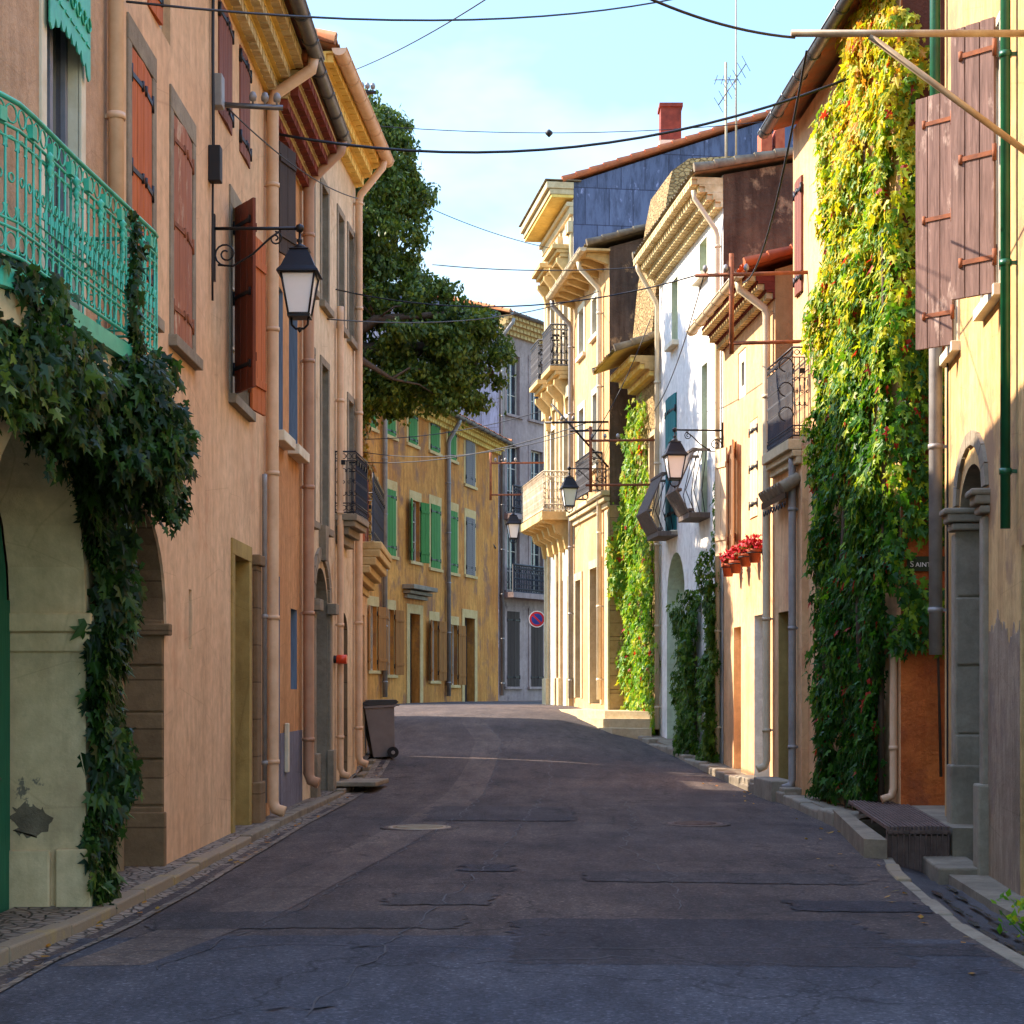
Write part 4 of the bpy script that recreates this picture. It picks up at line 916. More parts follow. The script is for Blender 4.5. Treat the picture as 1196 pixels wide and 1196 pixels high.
# R1: ivy house
F, r = house('creeper_house', 'orange rendered house whose street front is covered with autumn creeper', (4.45, 19.6), (4.145, 25.25), -1); R1 = F
wall(r, F, 9.85, 8, 'apricot', [(rect(2.2, 2.9, 5.2, 7), .15), (rect(4.98, 5.42, 7.3, 9.0), .12)], gable='orangewall')
window(r, F, 4.98, 5.42, 7.3, 9.0, .1); shutter(r, F, 4.98, 7.32, 8.98, .22, 4, 1, 'redwood', 'black', 2, 0); shutter(r, F, 5.42, 7.32, 8.98, .22, 4, -1, 'redwood', 'black', 2, 0); roof(r, F, 9.85, 8, over=.38); window(r, F, 2.2, 2.9, 5.2, 7, .12)
gutter(r, F, 9.82, .42, 'zinc'); 
b = B('brownwall'); b.box(V((4.47, 19.588, 6.2)), (5, 0, 0), (0, .02, 0), (0, 0, 3.5)); b.build('render_patch', r)
downpipe(r, F, .12, 2.12, 0, 2.05, .3, 'pipe', .045, .05)
G1 = Fac((4.45, 19.6), (7, 19.6), 1)
t = thing('street_name_sign', 'dark green street name plate with pale capitals on the orange gable wall', 'sign', tuple(G1.p(.45, 3.05)))
b = B('signgreen'); b.box(G1.p(.07, 2.95, 0), G1.u * .8, G1.n * .02, V((0, 0, .17))); b.build('plate', t)
def text3d(name, parent, s, loc, size, rotz, m, ext=.002, space=1):
    cu = bpy.data.curves.new(name, 'FONT'); cu.body = s; cu.size = size; cu.extrude = ext; cu.space_character = space
    o = bpy.data.objects.new(name, cu); COL.objects.link(o); dg = bpy.context.evaluated_depsgraph_get()
    me = bpy.data.meshes.new_from_object(o.evaluated_get(dg)); bpy.data.objects.remove(o); bpy.data.curves.remove(cu)
    me.materials.clear(); me.materials.append(M[m]); o = bpy.data.objects.new(name, me); COL.objects.link(o)
    o.parent = parent; o.location = V(loc) - V(parent['_o']); o.rotation_euler = (radians(90), 0, rotz); return o
text3d('lettering', t, 'S', G1.p(.1, 3.0, .024), .095, 0, 'signwhite'); text3d('lettering', t, 'AINT', G1.p(.162, 3.0, .024), .074, 0, 'signwhite', .002, 1.05)
# R2: terrace with iron railing
F, r = house('narrow_house', 'narrow low house with an iron railed terrace above its tiled canopy', (4.105, 24.25), (3.99, 26.0), -1)
wall(r, F, 5.05, 6, 'apricot', [(rect(.45, 1.5, -.1, 2.75), .45, M['olive'])], flat=True)
archpanel(r, F, rect(.46, 1.49, .1, 2.74), .44, 'darkwood', 'door', 4)
b = B('palestone')
for k, (d, z, h) in enumerate(((.08, 4.8, .1), (.14, 4.903, .09), (.2, 4.996, .15))): b.box(F.p(0, z, 0), F.u * F.L, F.n * d, V((0, 0, h)))
b.build('terrace_slab', r, bevel=.012)
b = B('black'); railing(b, [F.p(.03, 0, -.8).xy, F.p(.03, 0, .12).xy, F.p(F.L - .03, 0, .12).xy, F.p(F.L - .03, 0, -.8).xy], 5.2, 6.45, .075, .008)
for z in (5.5, 5.85, 6.2): b.ring(F.p(.03, z, .22), F.n, Z, .1, .01, 12, -1.5, 3.5)
b.build('railing', r, bevel=-1)
b = B('tilegrey')
for k in range(8):
    s = .15 + k * .19; b.tube([F.p(s, 4.62, 0), F.p(s, 4.46, .26)], [.085, .1], 7)
b.mat('black'); b.box(F.p(.1, 4.32, .2), F.u * 1.6, F.n * .02, V((0, 0, .09)))
for k in range(8): b.ring(F.p(.2 + k * .19, 4.27, .21), F.u, Z, .07, .01, 8, pi, 2 * pi)
b.build('canopy', r)
downpipe(r, F, .25, 5.0, 0, 4.8, .15, 'pipegrey', .055, .08); b = B('greystone'); b.box(F.p(.4, -.3, 0), F.u * 1.25, F.n * .35, V((0, 0, .58))); b.box(F.p(.0, -.3, 0), F.u * .36, F.n * .25, V((0, 0, .5))); b.build('doorstep', r, bevel=.02)
# R3: apricot house
F, r = house('apricot_house', 'sunlit apricot house with flower pots and an orange tiled verge', (4.0, 26.02), (3.72, 30.1), -1); R3 = F
s3 = lambda px: F.s_(px)
HA = rect(s3(860.5), s3(852), 3.9, 5.8); HB = rect(s3(885), s3(876), 4.35, 5.95); HC = rect(s3(871), s3(862), 6.45, 7.25)
HD = rect(s3(899), s3(881), -.1, 2.78); HE = rect(s3(865.5), s3(857), -.1, 2.65)
wall(r, F, 7.98, 9, 'apricot', [(HA, .2), (HB, .15), (HC, .1), (HD, .42, M['white']), (HE, .2)], gable='tangable'); roof(r, F, 7.98, 9, over=.5, tile='tileorange')
eave(r, F, 7.93, ('creambrick', 'redbrick'), 3, .13, .13, .11); gutter(r, F, 7.9, .56, 'pipecream')
window(r, F, HA[0][0], HA[1][0], 3.9, 5.8, .16, 'ochreshutter', 2, 3); window(r, F, HC[0][0], HC[1][0], 6.45, 7.25, .06, 'whitetrim', 1, 1, .2)
window(r, F, HB[0][0], HB[1][0], 4.35, 5.95, .13, 'frame')
wv = (HB[1][0] - HB[0][0]) / 2
shutter(r, F, HB[0][0], 4.37, 5.93, wv, 3, 1, 'paleshutter', 'black', 2, -.03, 3); shutter(r, F, HB[1][0], 4.37, 5.93, wv, 3, -1, 'paleshutter', 'black', 2, -.03, 3)
shutter(r, F, HA[0][0], 3.92, 5.78, .36, 165, 1, 'paleshutter', 'rust', 2); shutter(r, F, HA[1][0], 3.92, 5.78, .36, 160, -1, 'paleshutter', 'rust', 2)
archpanel(r, F, rect(HD[0][0] + .01, HD[1][0] - .01, .1, 2.77), .4, 'darkwood', 'door', 4); archpanel(r, F, rect(HE[0][0] + .01, HE[1][0] - .01, .2, 2.64), .18, 'paleshutter', 'door', 2)
downpipe(r, F, .16, 7.85, .54, 7.3, .35, 'pipecream', .06, .1)
b = B('cable'); b.tube([F.p(.75 + .02 * sin(z * 2), z, .02) for z in fr(3.6, 7.4, .3)], .014, 5); b.build('cable_run', r)
b = B('greystone'); b.box(F.p(HD[0][0] - .1, -.2, 0), F.u * (HD[1][0] - HD[0][0] + .2), F.n * .3, V((0, 0, .42))); b.build('doorstep', r, bevel=.02)
labels = ['red flower pot nearest the pale closed shutter', 'red flower pot second from the pale closed shutter', 'red flower pot second from the creeper clad end', 'red flower pot nearest the creeper clad end']
for i, (px, py) in enumerate([(881.5, 648), (871, 653), (859.5, 661), (850.5, 665)]):
    s = F.s_(px, .2); z = F.z_(px, py, .2); c = F.p(s, z - .02, .2)
    t = thing('flower_pot', labels[i] + ' on the apricot wall', 'flower pot', tuple(c), 'red flower pots on the apricot wall')
    b = B('terracotta'); b.lathe(c, [(.075, -.1), (.1, .06), (.115, .06), (.115, .11), (.1, .11), (.095, .06)], 14); b.build('pot', t)
    b = B('black'); b.ring(c + V((0, 0, .05)), F.u, F.n, .12, .008, 12); b.tube([c + V((0, 0, .05)) - F.n * .12, c + V((0, 0, .05)) - F.n * .2], .009, 5); b.build('holder', t)
    rg = random.Random(i)
    leaves('leaves', t, [(c + V((rg.gauss(0, .05), rg.gauss(0, .05), .1 + abs(rg.gauss(0, .05)))), rnd(rg) + V((0, 0, .4)), rnd(rg) + V((0, 0, 1)), .1) for _ in range(60)], 'potplant', 'q')
    leaves('flowers', t, [(c + rnd(rg, 1).normalized() * .13 * rg.uniform(.6, 1.15) + V((0, 0, .2)), rnd(rg), rnd(rg) + V((0, 0, 1)) + F.n, .07) for _ in range(130)], 'flower')
# R4: white house
F, r = house('white_house', 'tall white rendered house with green tiled eave and brown gable', (3.715, 30.12), (3.1, 36.0), -1); R4 = F
s4 = lambda px: F.s_(px)
H1 = rect(s4(825.5), s4(817), F.z_(821, 323), F.z_(821, 281)); H2 = rect(s4(791.5), s4(784.5), F.z_(788, 401), F.z_(788, 326))
H3 = rect(s4(826), s4(819.5), F.z_(823, 600), F.z_(823, 425)); H4 = rect(s4(790.5), s4(779), F.z_(785, 622), F.z_(785, 462))
A4 = arch(s4(800), s4(779), -.1, F.z_(790, 700), (s4(779) - s4(800)) / 2 * 1.05)
wall(r, F, 10.65, 10, 'white', [(H1, .3, M['doorgreen']), (H2, .3, M['doorgreen']), (H3, .3, M['doorgreen']), (H4, .12), (A4, .35, M['doorgreen'])], pitch=.2, gable='browngable')
roof(r, F, 10.65, 10, over=.55, pitch=.2, tile='tilegrey'); eave(r, F, 10.6, ('creambrick', 'creambrick'), 4, .14, .13)
for h, d in ((H1, .28), (H2, .28), (H3, .28), (H4, .1)):
    window(r, F, h[0][0], h[1][0], h[0][1], h[2][1], d); 
    b = B('whitetrim'); b.box(F.p(h[0][0] - .1, h[0][1] - .1, -.02), F.u * (h[1][0] - h[0][0] + .2), F.n * .16, V((0, 0, .1))); b.build('sill', r, bevel=.01)
w4 = (H4[1][0] - H4[0][0]) / 2
shutter(r, F, H4[0][0], H4[0][1] + .02, H4[2][1] - .02, w4, 4, 1, 'tealshutter', 'black', 3, .0); shutter(r, F, H4[1][0], H4[0][1] + .02, H4[2][1] - .02, w4, 4, -1, 'tealshutter', 'black', 3, .0)
archpanel(r, F, arch(s4(800) + .02, s4(779) - .02, .0, F.z_(790, 700), (s4(779) - s4(800)) / 2), .33, 'doorgreen', 'door', 3)
for h, g in ((H3, .25), (H4, .1)):
    sa, sb, z0 = h[0][0] - g, h[1][0] + g, h[0][1] - .02
    b = B('greyoak'); b.box(F.p(sa, z0 - .1, 0), F.u * (sb - sa), F.n * .4, V((0, 0, .1))); b.build('balcony_slab', r, bevel=.006)
    b = B('greyoak'); prof = [(.38, 0), (.6, .4), (.27, 1.15)]; n = 9          # folded front of upright boards
    for (d0, y0), (d1, y1) in zip(prof, prof[1:]):
        for k in range(n):
            s = sa + (sb - sa) * k / n; b.prism([(d0, y0), (d0 + .03, y0), (d1 + .03, y1), (d1, y1)], F.p(s + .008, z0, 0), F.n, Z, F.u * ((sb - sa) / n - .016))
    for dd, y in ((.3, .02), (.52, .385), (.23, 1.12)): b.box(F.p(sa, z0 + y, dd), F.u * (sb - sa), F.n * .1, V((0, 0, .05)))
    for s in (sa, sb - .04): b.box(F.p(s, z0 + 1.115, 0), F.u * .04, F.n * .3, V((0, 0, .05)))
    b.build('balcony_front', r, bevel=.004)
    for s in (sa + .02, sb - .02):
        b = B('black')
        for k in (1, 2, 3): b.tube([F.p(s, z0, prof[0][0] * k / 4), F.p(s, z0 + .4, prof[1][0] * k / 4), F.p(s, z0 + 1.13, prof[2][0] * k / 4)], .009, 5)
        b.build('railing', r)
downpipe(r, F, F.L - .15, 10.5, .5, 9.6, .6, 'pipecream', .05, .08, False); downpipe(r, F, .15, 10.4, .5, 9.6, .3, 'pipecream', .045, .07, False)
b = B('steel'); b.tube([(4.25, 34, 11.2), (4.25, 34, 14.05)], .025, 6)
# chimney pot on the roof
q = B('terracotta'); q.box((4.58, 31.0, 10.75), (.3, 0, 0), (0, .35, 0), (0, 0, .55)); q.box((4.5, 30.92, 11.3), (.2, 0, 0), (0, .5, 0), (0, 0, .45)); q.box((4.76, 30.92, 11.3), (.17, 0, 0), (0, .5, 0), (0, 0, .45)); q.build('chimney', r, bevel=.015)
t = thing('tv_antenna', 'branched television antenna on a thin mast above the white house', 'antenna', (4.25, 34, 11.0))
b.build('mast', t)
b = B('zinc'); b.tube([(4.1, 34, 13.2), (4.62, 33.8, 13.95)], .012, 5)
for k in range(7): c = V((4.1, 34, 13.2)).lerp(V((4.62, 33.8, 13.95)), k / 6); b.tube([c + V((-.12, -.28, .05)), c + V((.12, .28, -.05))], .007, 4)
b.tube([(4.0, 34, 13.7), (4.5, 34, 13.7)], .01, 5)
for k in range(4): b.tube([(4.05 + k * .13, 33.75, 13.7), (4.05 + k * .13, 34.25, 13.7)], .007, 4)
b.build('antenna_head', t)
t = thing('roof_mast', 'tall bare mast on the roof of the white house', 'mast', (4.45, 34, 11.0))
b = B('steel'); b.tube([(4.45, 34, 11), (4.45, 34, 16.2)], [.022, .014], 6); b.build('pole', t)
b = B('black'); b.box((4.40, 33.95, 11.0), (.1, 0, 0), (0, .1, 0), (0, 0, .25)); b.build('foot', t)
# R5: rubble stone house with low tiled roof
F, r = house('stone_house', 'narrow rubble stone house with a deep old tiled roof and bright creeper', (3.09, 36.02), (2.79, 38.45), -1); R5 = F
W5 = [rect(F.s_(765), F.s_(759.5), F.z_(762, 575), F.z_(762, 510)), rect(F.s_(753), F.s_(749), F.z_(751, 580), F.z_(751, 525))]
wall(r, F, 8.9, 5, 'rubble', [(w, .2, M['palestone']) for w in W5])
for w in W5: window(r, F, w[0][0], w[1][0], w[0][1], w[2][1], .15, 'ochreshutter'); surround(r, F, w[0][0], w[1][0], w[0][1], w[2][1], .12, 'palestone', .02)
roof(r, F, 8.75, 2.0, over=.95, pitch=.35, tile='tilegrey', e0=.0, e1=.25, under='yellowbrick')
eave(r, F, 8.62, ('yellowbrick', 'warmstone'), 3, .2, .14, .3)
b = B('rubble')
b.prism([(2.95, 9.0), (3.1, 10.6), (3.28, 12.0), (3.4, 12.6), (3.75, 12.85), (4.6, 12.9), (7, 12.9), (7, 8)], (0, 36.3, 0), (1, 0, 0), (0, 0, 1), (-.28, 2.2, 0)); b.build('upper_wall', r)
# R6: beige house
F, r = house('beige_house', 'beige three storey house with white window frames and wide wooden eave', (2.22, 39.0), (1.58, 43.8), -1); R6 = F
q = lambda a, c, y0, y1: rect(F.s_(a), F.s_(c), F.z_((a + c) / 2, y1), F.z_((a + c) / 2, y0))
W6 = [q(698.5, 692.5, 348, 392), q(682.5, 677, 362, 415), q(698.5, 693, 460, 545), q(682.5, 677, 478, 560)]
D6 = [q(702, 690, 663, 822), q(679, 673, 678, 815)]
wall(r, F, 11.67, 9, 'beige', [(w, .16, M['whitetrim']) for w in W6] + [(D6[0], .5, M['palestone']), (D6[1], .25, M['palestone'])], gable='darkgable')
roof(r, F, 11.67, 9, over=.55, tile='tilegrey')
for w in W6:
    window(r, F, w[0][0], w[1][0], w[0][1], w[2][1], .13, 'bluegrey'); surround(r, F, w[0][0], w[1][0], w[0][1], w[2][1], .16, 'whitetrim', .025)
for w in []: shutter(r, F, w[0][0], w[0][1], w[2][1], .42, 162, 1, 'bluegrey', 'black', 2); shutter(r, F, w[1][0], w[0][1], w[2][1], .42, 168, -1, 'bluegrey', 'black', 2)
for w in []: shutter(r, F, w[0][0], w[0][1], w[2][1], .42, 60, 1, 'bluegrey', 'black', 2)
for d, dp in zip(D6, (.48, .23)): archpanel(r, F, rect(d[0][0] + .01, d[1][0] - .01, d[0][1], d[2][1] - .01), dp, 'darkwood', 'door', 3); surround(r, F, d[0][0], d[1][0], d[0][1], d[2][1], .2, 'palestone', .03, False)
b = B('warmstone'); 
for k in range(8): s = .1 + k * (F.L - .3) / 7; b.prism([(0, 0), (.5, .17), (.5, .25), (0, .25)], F.p(s, 11.3, .0), F.n, Z, F.u * .13)
b.box(F.p(-.1, 11.56, 0), F.u * (F.L + .2), F.n * .56, V((0, 0, .05))); b.build('eave', r)
gutter(r, F, 11.62, .62, 'pipecream')
b = B('palestone')
for k, (d, h) in enumerate(((.06, .12), (.14, .1), (.2, .12))): b.box(F.p(-.05, 5.75 + k * .13, 0), F.u * (F.L + .05), F.n * d, V((0, 0, h)))
b.box(F.p(-.04, .5, 0), F.u * .42, F.n * .05, V((0, 0, 5.2)));  b.build('string_course', r, bevel=.015)
downpipe(r, F, .75, 11.5, .58, 10.8, 1.2, 'whitetrim', .06, .1, False); downpipe(r, F, F.L - .1, 11.5, .58, 10.8, 1.2, 'pipegrey', .06, .1, False)
b = B('quoin'); rg = random.Random(3)
for k in range(9): l = .5 if k % 2 else .6; b.box((2.2, 38.985, .4 + k * .6), (l, 0, 0), (0, .03, 0), (0, 0, .592))
b.build('quoin', r, bevel=.02)
t = thing('iron_window_guard', 'black wrought iron guard before the first floor windows of the beige house', 'railing', tuple(F.p(1, 6.1, .3)))
b = B('black'); railing(b, [F.p(.05, 0, .16).xy, F.p(.05, 0, .45).xy, F.p(1.9, 0, .45).xy, F.p(1.9, 0, .16).xy], 6.12, 7.0, .12, .011); b.build('railing', t, bevel=-1)
# R7: classical corner house
F, r = house('classical_house', 'cream classical corner house with cornice, pilasters, balconies and blue slate gable', (1.57, 43.82), (.94, 48.1), -1); R7 = F
q = lambda a, c, y0, y1: rect(F.s_(a), F.s_(c), F.z_((a + c) / 2, y1), F.z_((a + c) / 2, y0))
D7 = [q(667.5, 662.5, 672, 812), q(657.5, 647.5, 680, 820)]
s7 = [(.55, 1.45), (2.55, 3.45)]
W7 = [rect(a, c, 6.25, 8.7) for a, c in s7] + [rect(a, c, 10.0, 12.3) for a, c in s7]
wall(r, F, 14.56, 15, 'paleclassic', [(w, .2, M['palestone']) for w in W7] + [(d, .55, M['warmstone']) for d in D7], gable='slate', pitch=.36)
roof(r, F, 14.55, 15, over=.3, pitch=.36, tile='tileorange', e0=.05, fine=True)
for w in W7: window(r, F, w[0][0], w[1][0], w[0][1], w[2][1], .17)
for d in D7: archpanel(r, F, rect(d[0][0] + .01, d[1][0] - .01, d[0][1], d[2][1] - .01), .53, 'ochreshutter', 'door', 3)
b = B('palestone')
for k, (d, h) in enumerate(((.1, .2), (.18, .12))): b.box(F.p(-.02, 13.75 + k * .2, 0), F.u * (F.L + .1), F.n * d, V((0, 0, h - .003)))
b.box(F.p(-.05, 14.24, 0), F.u * (F.L + .15), F.n * .62, V((0, 0, .14))); b.box(F.p(-.08, 14.383, 0), F.u * (F.L + .2), F.n * .7, V((0, 0, .17)))
b.mat('yellowbrick'); b.box(F.p(-.04, 14.16, 0), F.u * (F.L + .12), F.n * .58, V((0, 0, .078)))
b.mat('tilegrey'); b.box(F.p(-.1, 14.586, -.2), F.u * (F.L + .25), F.n * .95, V((0, 0, .03))); b.build('cornice', r, bevel=.015)
b = B('palestone')
for s in (.05, .2, 1.6, 2.2, 3.6, 3.95): b.box(F.p(s, 1.0, 0), F.u * .22, F.n * .07, V((0, 0, 12.7))); b.box(F.p(s - .04, 9.1, 0), F.u * .3, F.n * .14, V((0, 0, .3))); b.box(F.p(s - .04, 13.3, 0), F.u * .3, F.n * .14, V((0, 0, .3))); b.box(F.p(s - .04, .8, 0), F.u * .3, F.n * .12, V((0, 0, 1.1)))
b.build('pilaster', r, bevel=.015)
for a, c in s7:
    b = B('warmstone')           # window heads on consoles
    for k, (d, h, z) in enumerate(((.28, .1, 12.75), (.38, .09, 12.853), (.5, .12, 12.946))): b.box(F.p(a - .2 - .03 * k, z, 0), F.u * (c - a + .4 + .06 * k), F.n * d, V((0, 0, h)))
    for s in (a - .16, c + .03): b.prism([(0, 0), (.12, .02), (.2, .3), (.36, .5), (.36, .6), (0, .6)], F.p(s, 12.14, 0), F.n, Z, F.u * .14)
    b.build('window_head', r, bevel=.01)
    b = B('warmstone')           # small balcony slab with consoles
    for k, (d, h, z) in enumerate(((.3, .1, 9.6), (.42, .1, 9.703), (.56, .12, 9.806))): b.box(F.p(a - .25, z, 0), F.u * (c - a + .5), F.n * d, V((0, 0, h)))
    for s in (a - .12, c): b.prism([(0, -.9), (.12, -.85), (.16, -.4), (.42, -.12), (.42, 0), (0, 0)], F.p(s, 9.6, 0), F.n, Z, F.u * .15)
    b.build('balcony_slab', r, bevel=.012)
    b = B('black'); railing(b, [F.p(a - .22, 0, 0).xy, F.p(a - .22, 0, .52).xy, F.p(c + .22, 0, .52).xy, F.p(c + .22, 0, 0).xy], 9.95, 11.0, .12, .012); b.build('railing', r, bevel=-1)
b = B('warmstone')
b.box(F.p(.2, 5.95, 0), F.u * 3.8, F.n * .78, V((0, 0, .22)))
for k in range(5): b.prism([(0, -.75), (.14, -.72), (.2, -.4), (.4, -.3), (.46, -.1), (.7, -.03), (.7, 0), (0, 0)], F.p(.35 + k * .85, 5.95, 0), F.n, Z, F.u * .2)
b.build('balcony_slab', r, bevel=.012)
b = B('steel'); railing(b, [F.p(.24, 0, 0).xy, F.p(.24, 0, .73).xy, F.p(3.95, 0, .73).xy, F.p(3.95, 0, 0).xy], 6.22, 7.2, .12, .011); b.build('railing', r, bevel=-1)
b = B('redbrick'); c = at(783, 160, 46); b.box(V((4.0, 46, 15.6)), (.55, 0, 0), (0, .6, 0), (0, 0, 1.75)); b.box(V((3.96, 45.96, 17.25)), (.63, 0, 0), (0, .68, 0), (0, 0, .1)); b.mat('whitetrim'); b.box(V((3.97, 45.97, 15.6)), (.61, 0, 0), (0, .66, 0), (0, 0, .75)); b.build('chimney', r)
# L5: far ochre house
F, r = house('ochre_house', 'long far ochre house with green shutters behind the tree', (-4.86, 49), (-.52, 64.7), 1); L5 = F
q = lambda a, c, y0, y1: rect(F.s_(a), F.s_(c), F.z_((a + c) / 2, y1), F.z_((a + c) / 2, y0))
up = [q(431, 438, 452, 500), q(450.5, 461, 471, 509), q(477, 486.5, 484, 519), q(502.5, 512.5, 494, 528), q(523, 532, 503, 537)]
mid = [q(433, 439, 567, 648), q(450.5, 461.5, 572, 649), q(480, 490, 585, 656), q(503, 513.5, 590, 664), q(523.5, 533.5, 597, 669)]
grey = [q(543.5, 554, 505, 567), q(544, 554, 605, 672)]
low = [q(431, 440, 708, 783), q(452, 460, 712, 788), q(503, 511, 725, 795), q(526, 534, 730, 800)]
D5 = [q(478, 490, 717, 822), q(542, 554, 722, 822)]
wall(r, F, 10.9, 8, 'ochre', [(w, .2) for w in up + mid + grey + low] + [(d, .3) for d in D5])
roof(r, F, 10.9, 8, over=.5); eave(r, F, 10.85, ('yellowbrick', 'yellowbrick'), 3, .13, .14, .2)
for w in up + mid + grey + low: window(r, F, w[0][0], w[1][0], w[0][1], w[2][1], .17, 'frame', 2, 3)
for w in up + [m for k, m in enumerate(mid) if k != 2]:
    h = (w[1][0] - w[0][0]) / 2
    for s, g in ((w[0][0], 1), (w[1][0], -1)): shutter(r, F, s, w[0][1], w[2][1], h, 4, g, 'greenshutter', 'black', 2, .0)
w = mid[2]
for s, g in ((w[0][0], 1), (w[1][0], -1)): shutter(r, F, s, w[0][1], w[2][1], .5, 165, g, 'greenshutter', 'black', 2)
for w in grey:
    h = (w[1][0] - w[0][0]) / 2
    for s, g in ((w[0][0], 1), (w[1][0], -1)): shutter(r, F, s, w[0][1], w[2][1], h, 4, g, 'greyshutter', 'black', 2, .0, 2, .9, True)
for w in low:
    for s, g in ((w[0][0], 1), (w[1][0], -1)): shutter(r, F, s, w[0][1], w[2][1], .48, 165, g, 'ochreshutter', 'black', 2)
for w in up + mid + grey + low: surround(r, F, w[0][0], w[1][0], w[0][1], w[2][1], .18, 'warmstone', .012, True, .3)
for d in D5: archpanel(r, F, rect(d[0][0] + .01, d[1][0] - .01, d[0][1], d[2][1] - .01), .28, 'darkwood', 'door', 4); surround(r, F, d[0][0], d[1][0], d[0][1], d[2][1], .3, 'warmstone', .03, False)
b = B('greystone'); d = D5[0]; z = F.z_(484, 700)
for k, (o, h) in enumerate(((.12, .12), (.25, .1), (.4, .14))): b.box(F.p(d[0][0] - .5 - .1 * k, z + k * .14, 0), F.u * (d[1][0] - d[0][0] + 1.0 + .2 * k), F.n * o, V((0, 0, h)))
b.build('door_cornice', r, bevel=.015)
gutter(r, F, 10.85, .55, 'zinc')
for px in (445.7, 520.5): downpipe(r, F, F.s_(px), 10.8, .5, 10.0, 1.2, 'pipegrey', .075, .11, False)
# L6: mauve house closing the street
F, r = house('mauve_house', 'grey mauve house in shade closing the far end of the street', (-.5, 65.3), (1.9, 69.1), 1)
W6b = [rect(.55 + 1.75 * k, 1.45 + 1.75 * k, z, z + h) for k in range(2) for z, h in ((12.2, 2.3), (8.4, 2.6), (5.4, 2.3), (1.7, 2.9))]
wall(r, F, 15.9, 9, 'mauve', [(w, .2) for w in W6b], gable='slate'); roof(r, F, 15.9, 9, over=.6)
eave(r, F, 15.85, ('warmstone', 'warmstone'), 4, .14, .16, .2); gutter(r, F, 15.9, .66)
for i, w in enumerate(W6b):
    window(r, F, w[0][0], w[1][0], w[0][1], w[2][1], .17, 'frame'); surround(r, F, w[0][0], w[1][0], w[0][1], w[2][1], .18, 'mauve', .03)
    if i % 4 == 3:
        h = (w[1][0] - w[0][0]) / 2
        for s, g in ((w[0][0], 1), (w[1][0], -1)): shutter(r, F, s, w[0][1], w[2][1], h, 4, g, 'darkwood', 'black', 2, .0)
for z in (8.3, 5.3):
    b = B('mauve'); b.box(F.p(.1, z - .2, 0), F.u * (F.L - .2), F.n * .6, V((0, 0, .2))); b.build('balcony_slab', r)
    b = B('black'); railing(b, [F.p(.12, 0, .57).xy, F.p(F.L - .12, 0, .57).xy], z, z + 1.05, .12, .02); b.build('railing', r, bevel=-1)
downpipe(r, F, .1, 15.7, .6, 15, 1.2, 'pipegrey', .07, .1, False)
# ------------------------------------------------------------------ plants
def plant(name, label, cat, loc, group=None): return thing(name, label, cat, loc, group)
t = plant('climbing_plant', 'golden green autumn creeper covering the tall house front on the right', 'climbing plant', tuple(R1.p(2, zg(4.2, 22))))
poly = [(.42, .35), (.4, 1.75), (.02, 2.05), (.0, 3.4), (-.02, 9.2), (.5, 9.9), (1.1, 10.2), (2.0, 9.9), (2.5, 9.5), (2.9, 8.9), (3.35, 8.5), (3.2, 7.6), (3.6, 6.7), (3.45, 5.6), (3.75, 4.6), (3.6, 3.2), (3.9, 2), (3.75, .2)]
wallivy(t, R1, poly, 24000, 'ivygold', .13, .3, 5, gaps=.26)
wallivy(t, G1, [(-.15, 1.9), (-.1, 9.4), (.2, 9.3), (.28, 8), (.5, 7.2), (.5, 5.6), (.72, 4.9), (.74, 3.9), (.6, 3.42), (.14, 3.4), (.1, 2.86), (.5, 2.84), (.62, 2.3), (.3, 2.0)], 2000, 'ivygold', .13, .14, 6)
wallivy(t, G1, [(.35, 1.9), (.5, 2.2), (.8, 1.75), (1.0, 2.5), (.85, 2.75), (.6, 2.5), (.45, 2.7)], 90, 'ivymid', .15, .1, 7)
wallivy(t, G1, [(.62, .9), (.75, 1.4), (.9, 1.5), (.85, 1.2), (.7, 1.0), (.9, .75), (.8, .7)], 22, 'ivymid', .12, .05, 8)
stems(t, R1, [[(.4, .2), (.5, 2), (.3, 5), (.5, 8.8)], [(2, .1), (2.3, 3), (1.9, 6), (2.4, 9)], [(3.3, .1), (3.1, 3), (3.4, 6), (3.2, 8.4)], [(1.2, .2), (1.5, 3), (1.1, 6), (1.4, 9.8)]], 'bark', .035, .1)
stems(t, G1, [[(.45, .6), (.42, 2), (.3, 5), (.35, 9)]], 'bark', .015)
t = plant('climbing_plant', 'dark green creeper in two clipped columns on the white house', 'climbing plant', tuple(R4.p(1, .3)))
zz = lambda px, py: R4.z_(px, py)
pv = [(845, 890), (845, 700), (843, 655), (839, 655), (836, 690), (829, 700), (822, 700), (816, 678), (812, 690), (802, 695), (798, 720), (797, 800), (801, 880)]
for sd, pv in ((9, [(845, 890), (845, 700), (841, 640), (836, 690), (830, 760), (830, 888)]), (19, [(822, 885), (821, 720), (816, 688), (811, 692), (803, 712), (800, 745), (800, 880)])):
    wallivy(t, R4, [(R4.s_(a) , zz(a, c)) for a, c in pv], 3400, 'ivymid', .12, .4, sd)
wallivy(t, R4, [(R4.s_(a), zz(a, c)) for a, c in ((843, 690), (842, 560), (838, 560), (836, 690))], 140, 'ivymid', .1, .08, 10)
stems(t, R4, [[(.6, .1), (.7, 1.5), (.6, 3)], [(2, .2), (2.1, 2), (2.3, 3.2)]], 'bark', .02)
G6 = Fac((2.2, 38.97), (2.85, 38.7), 1)
t = plant('climbing_plant', 'bright green creeper hanging down the rubble stone house beside the white one', 'climbing plant', tuple(R5.p(1, .8)))
pv = [(772, 862), (772, 700), (771, 640), (760, 600), (757, 470), (748, 462), (744, 500), (738, 560), (736, 640), (737, 760), (740, 862)]
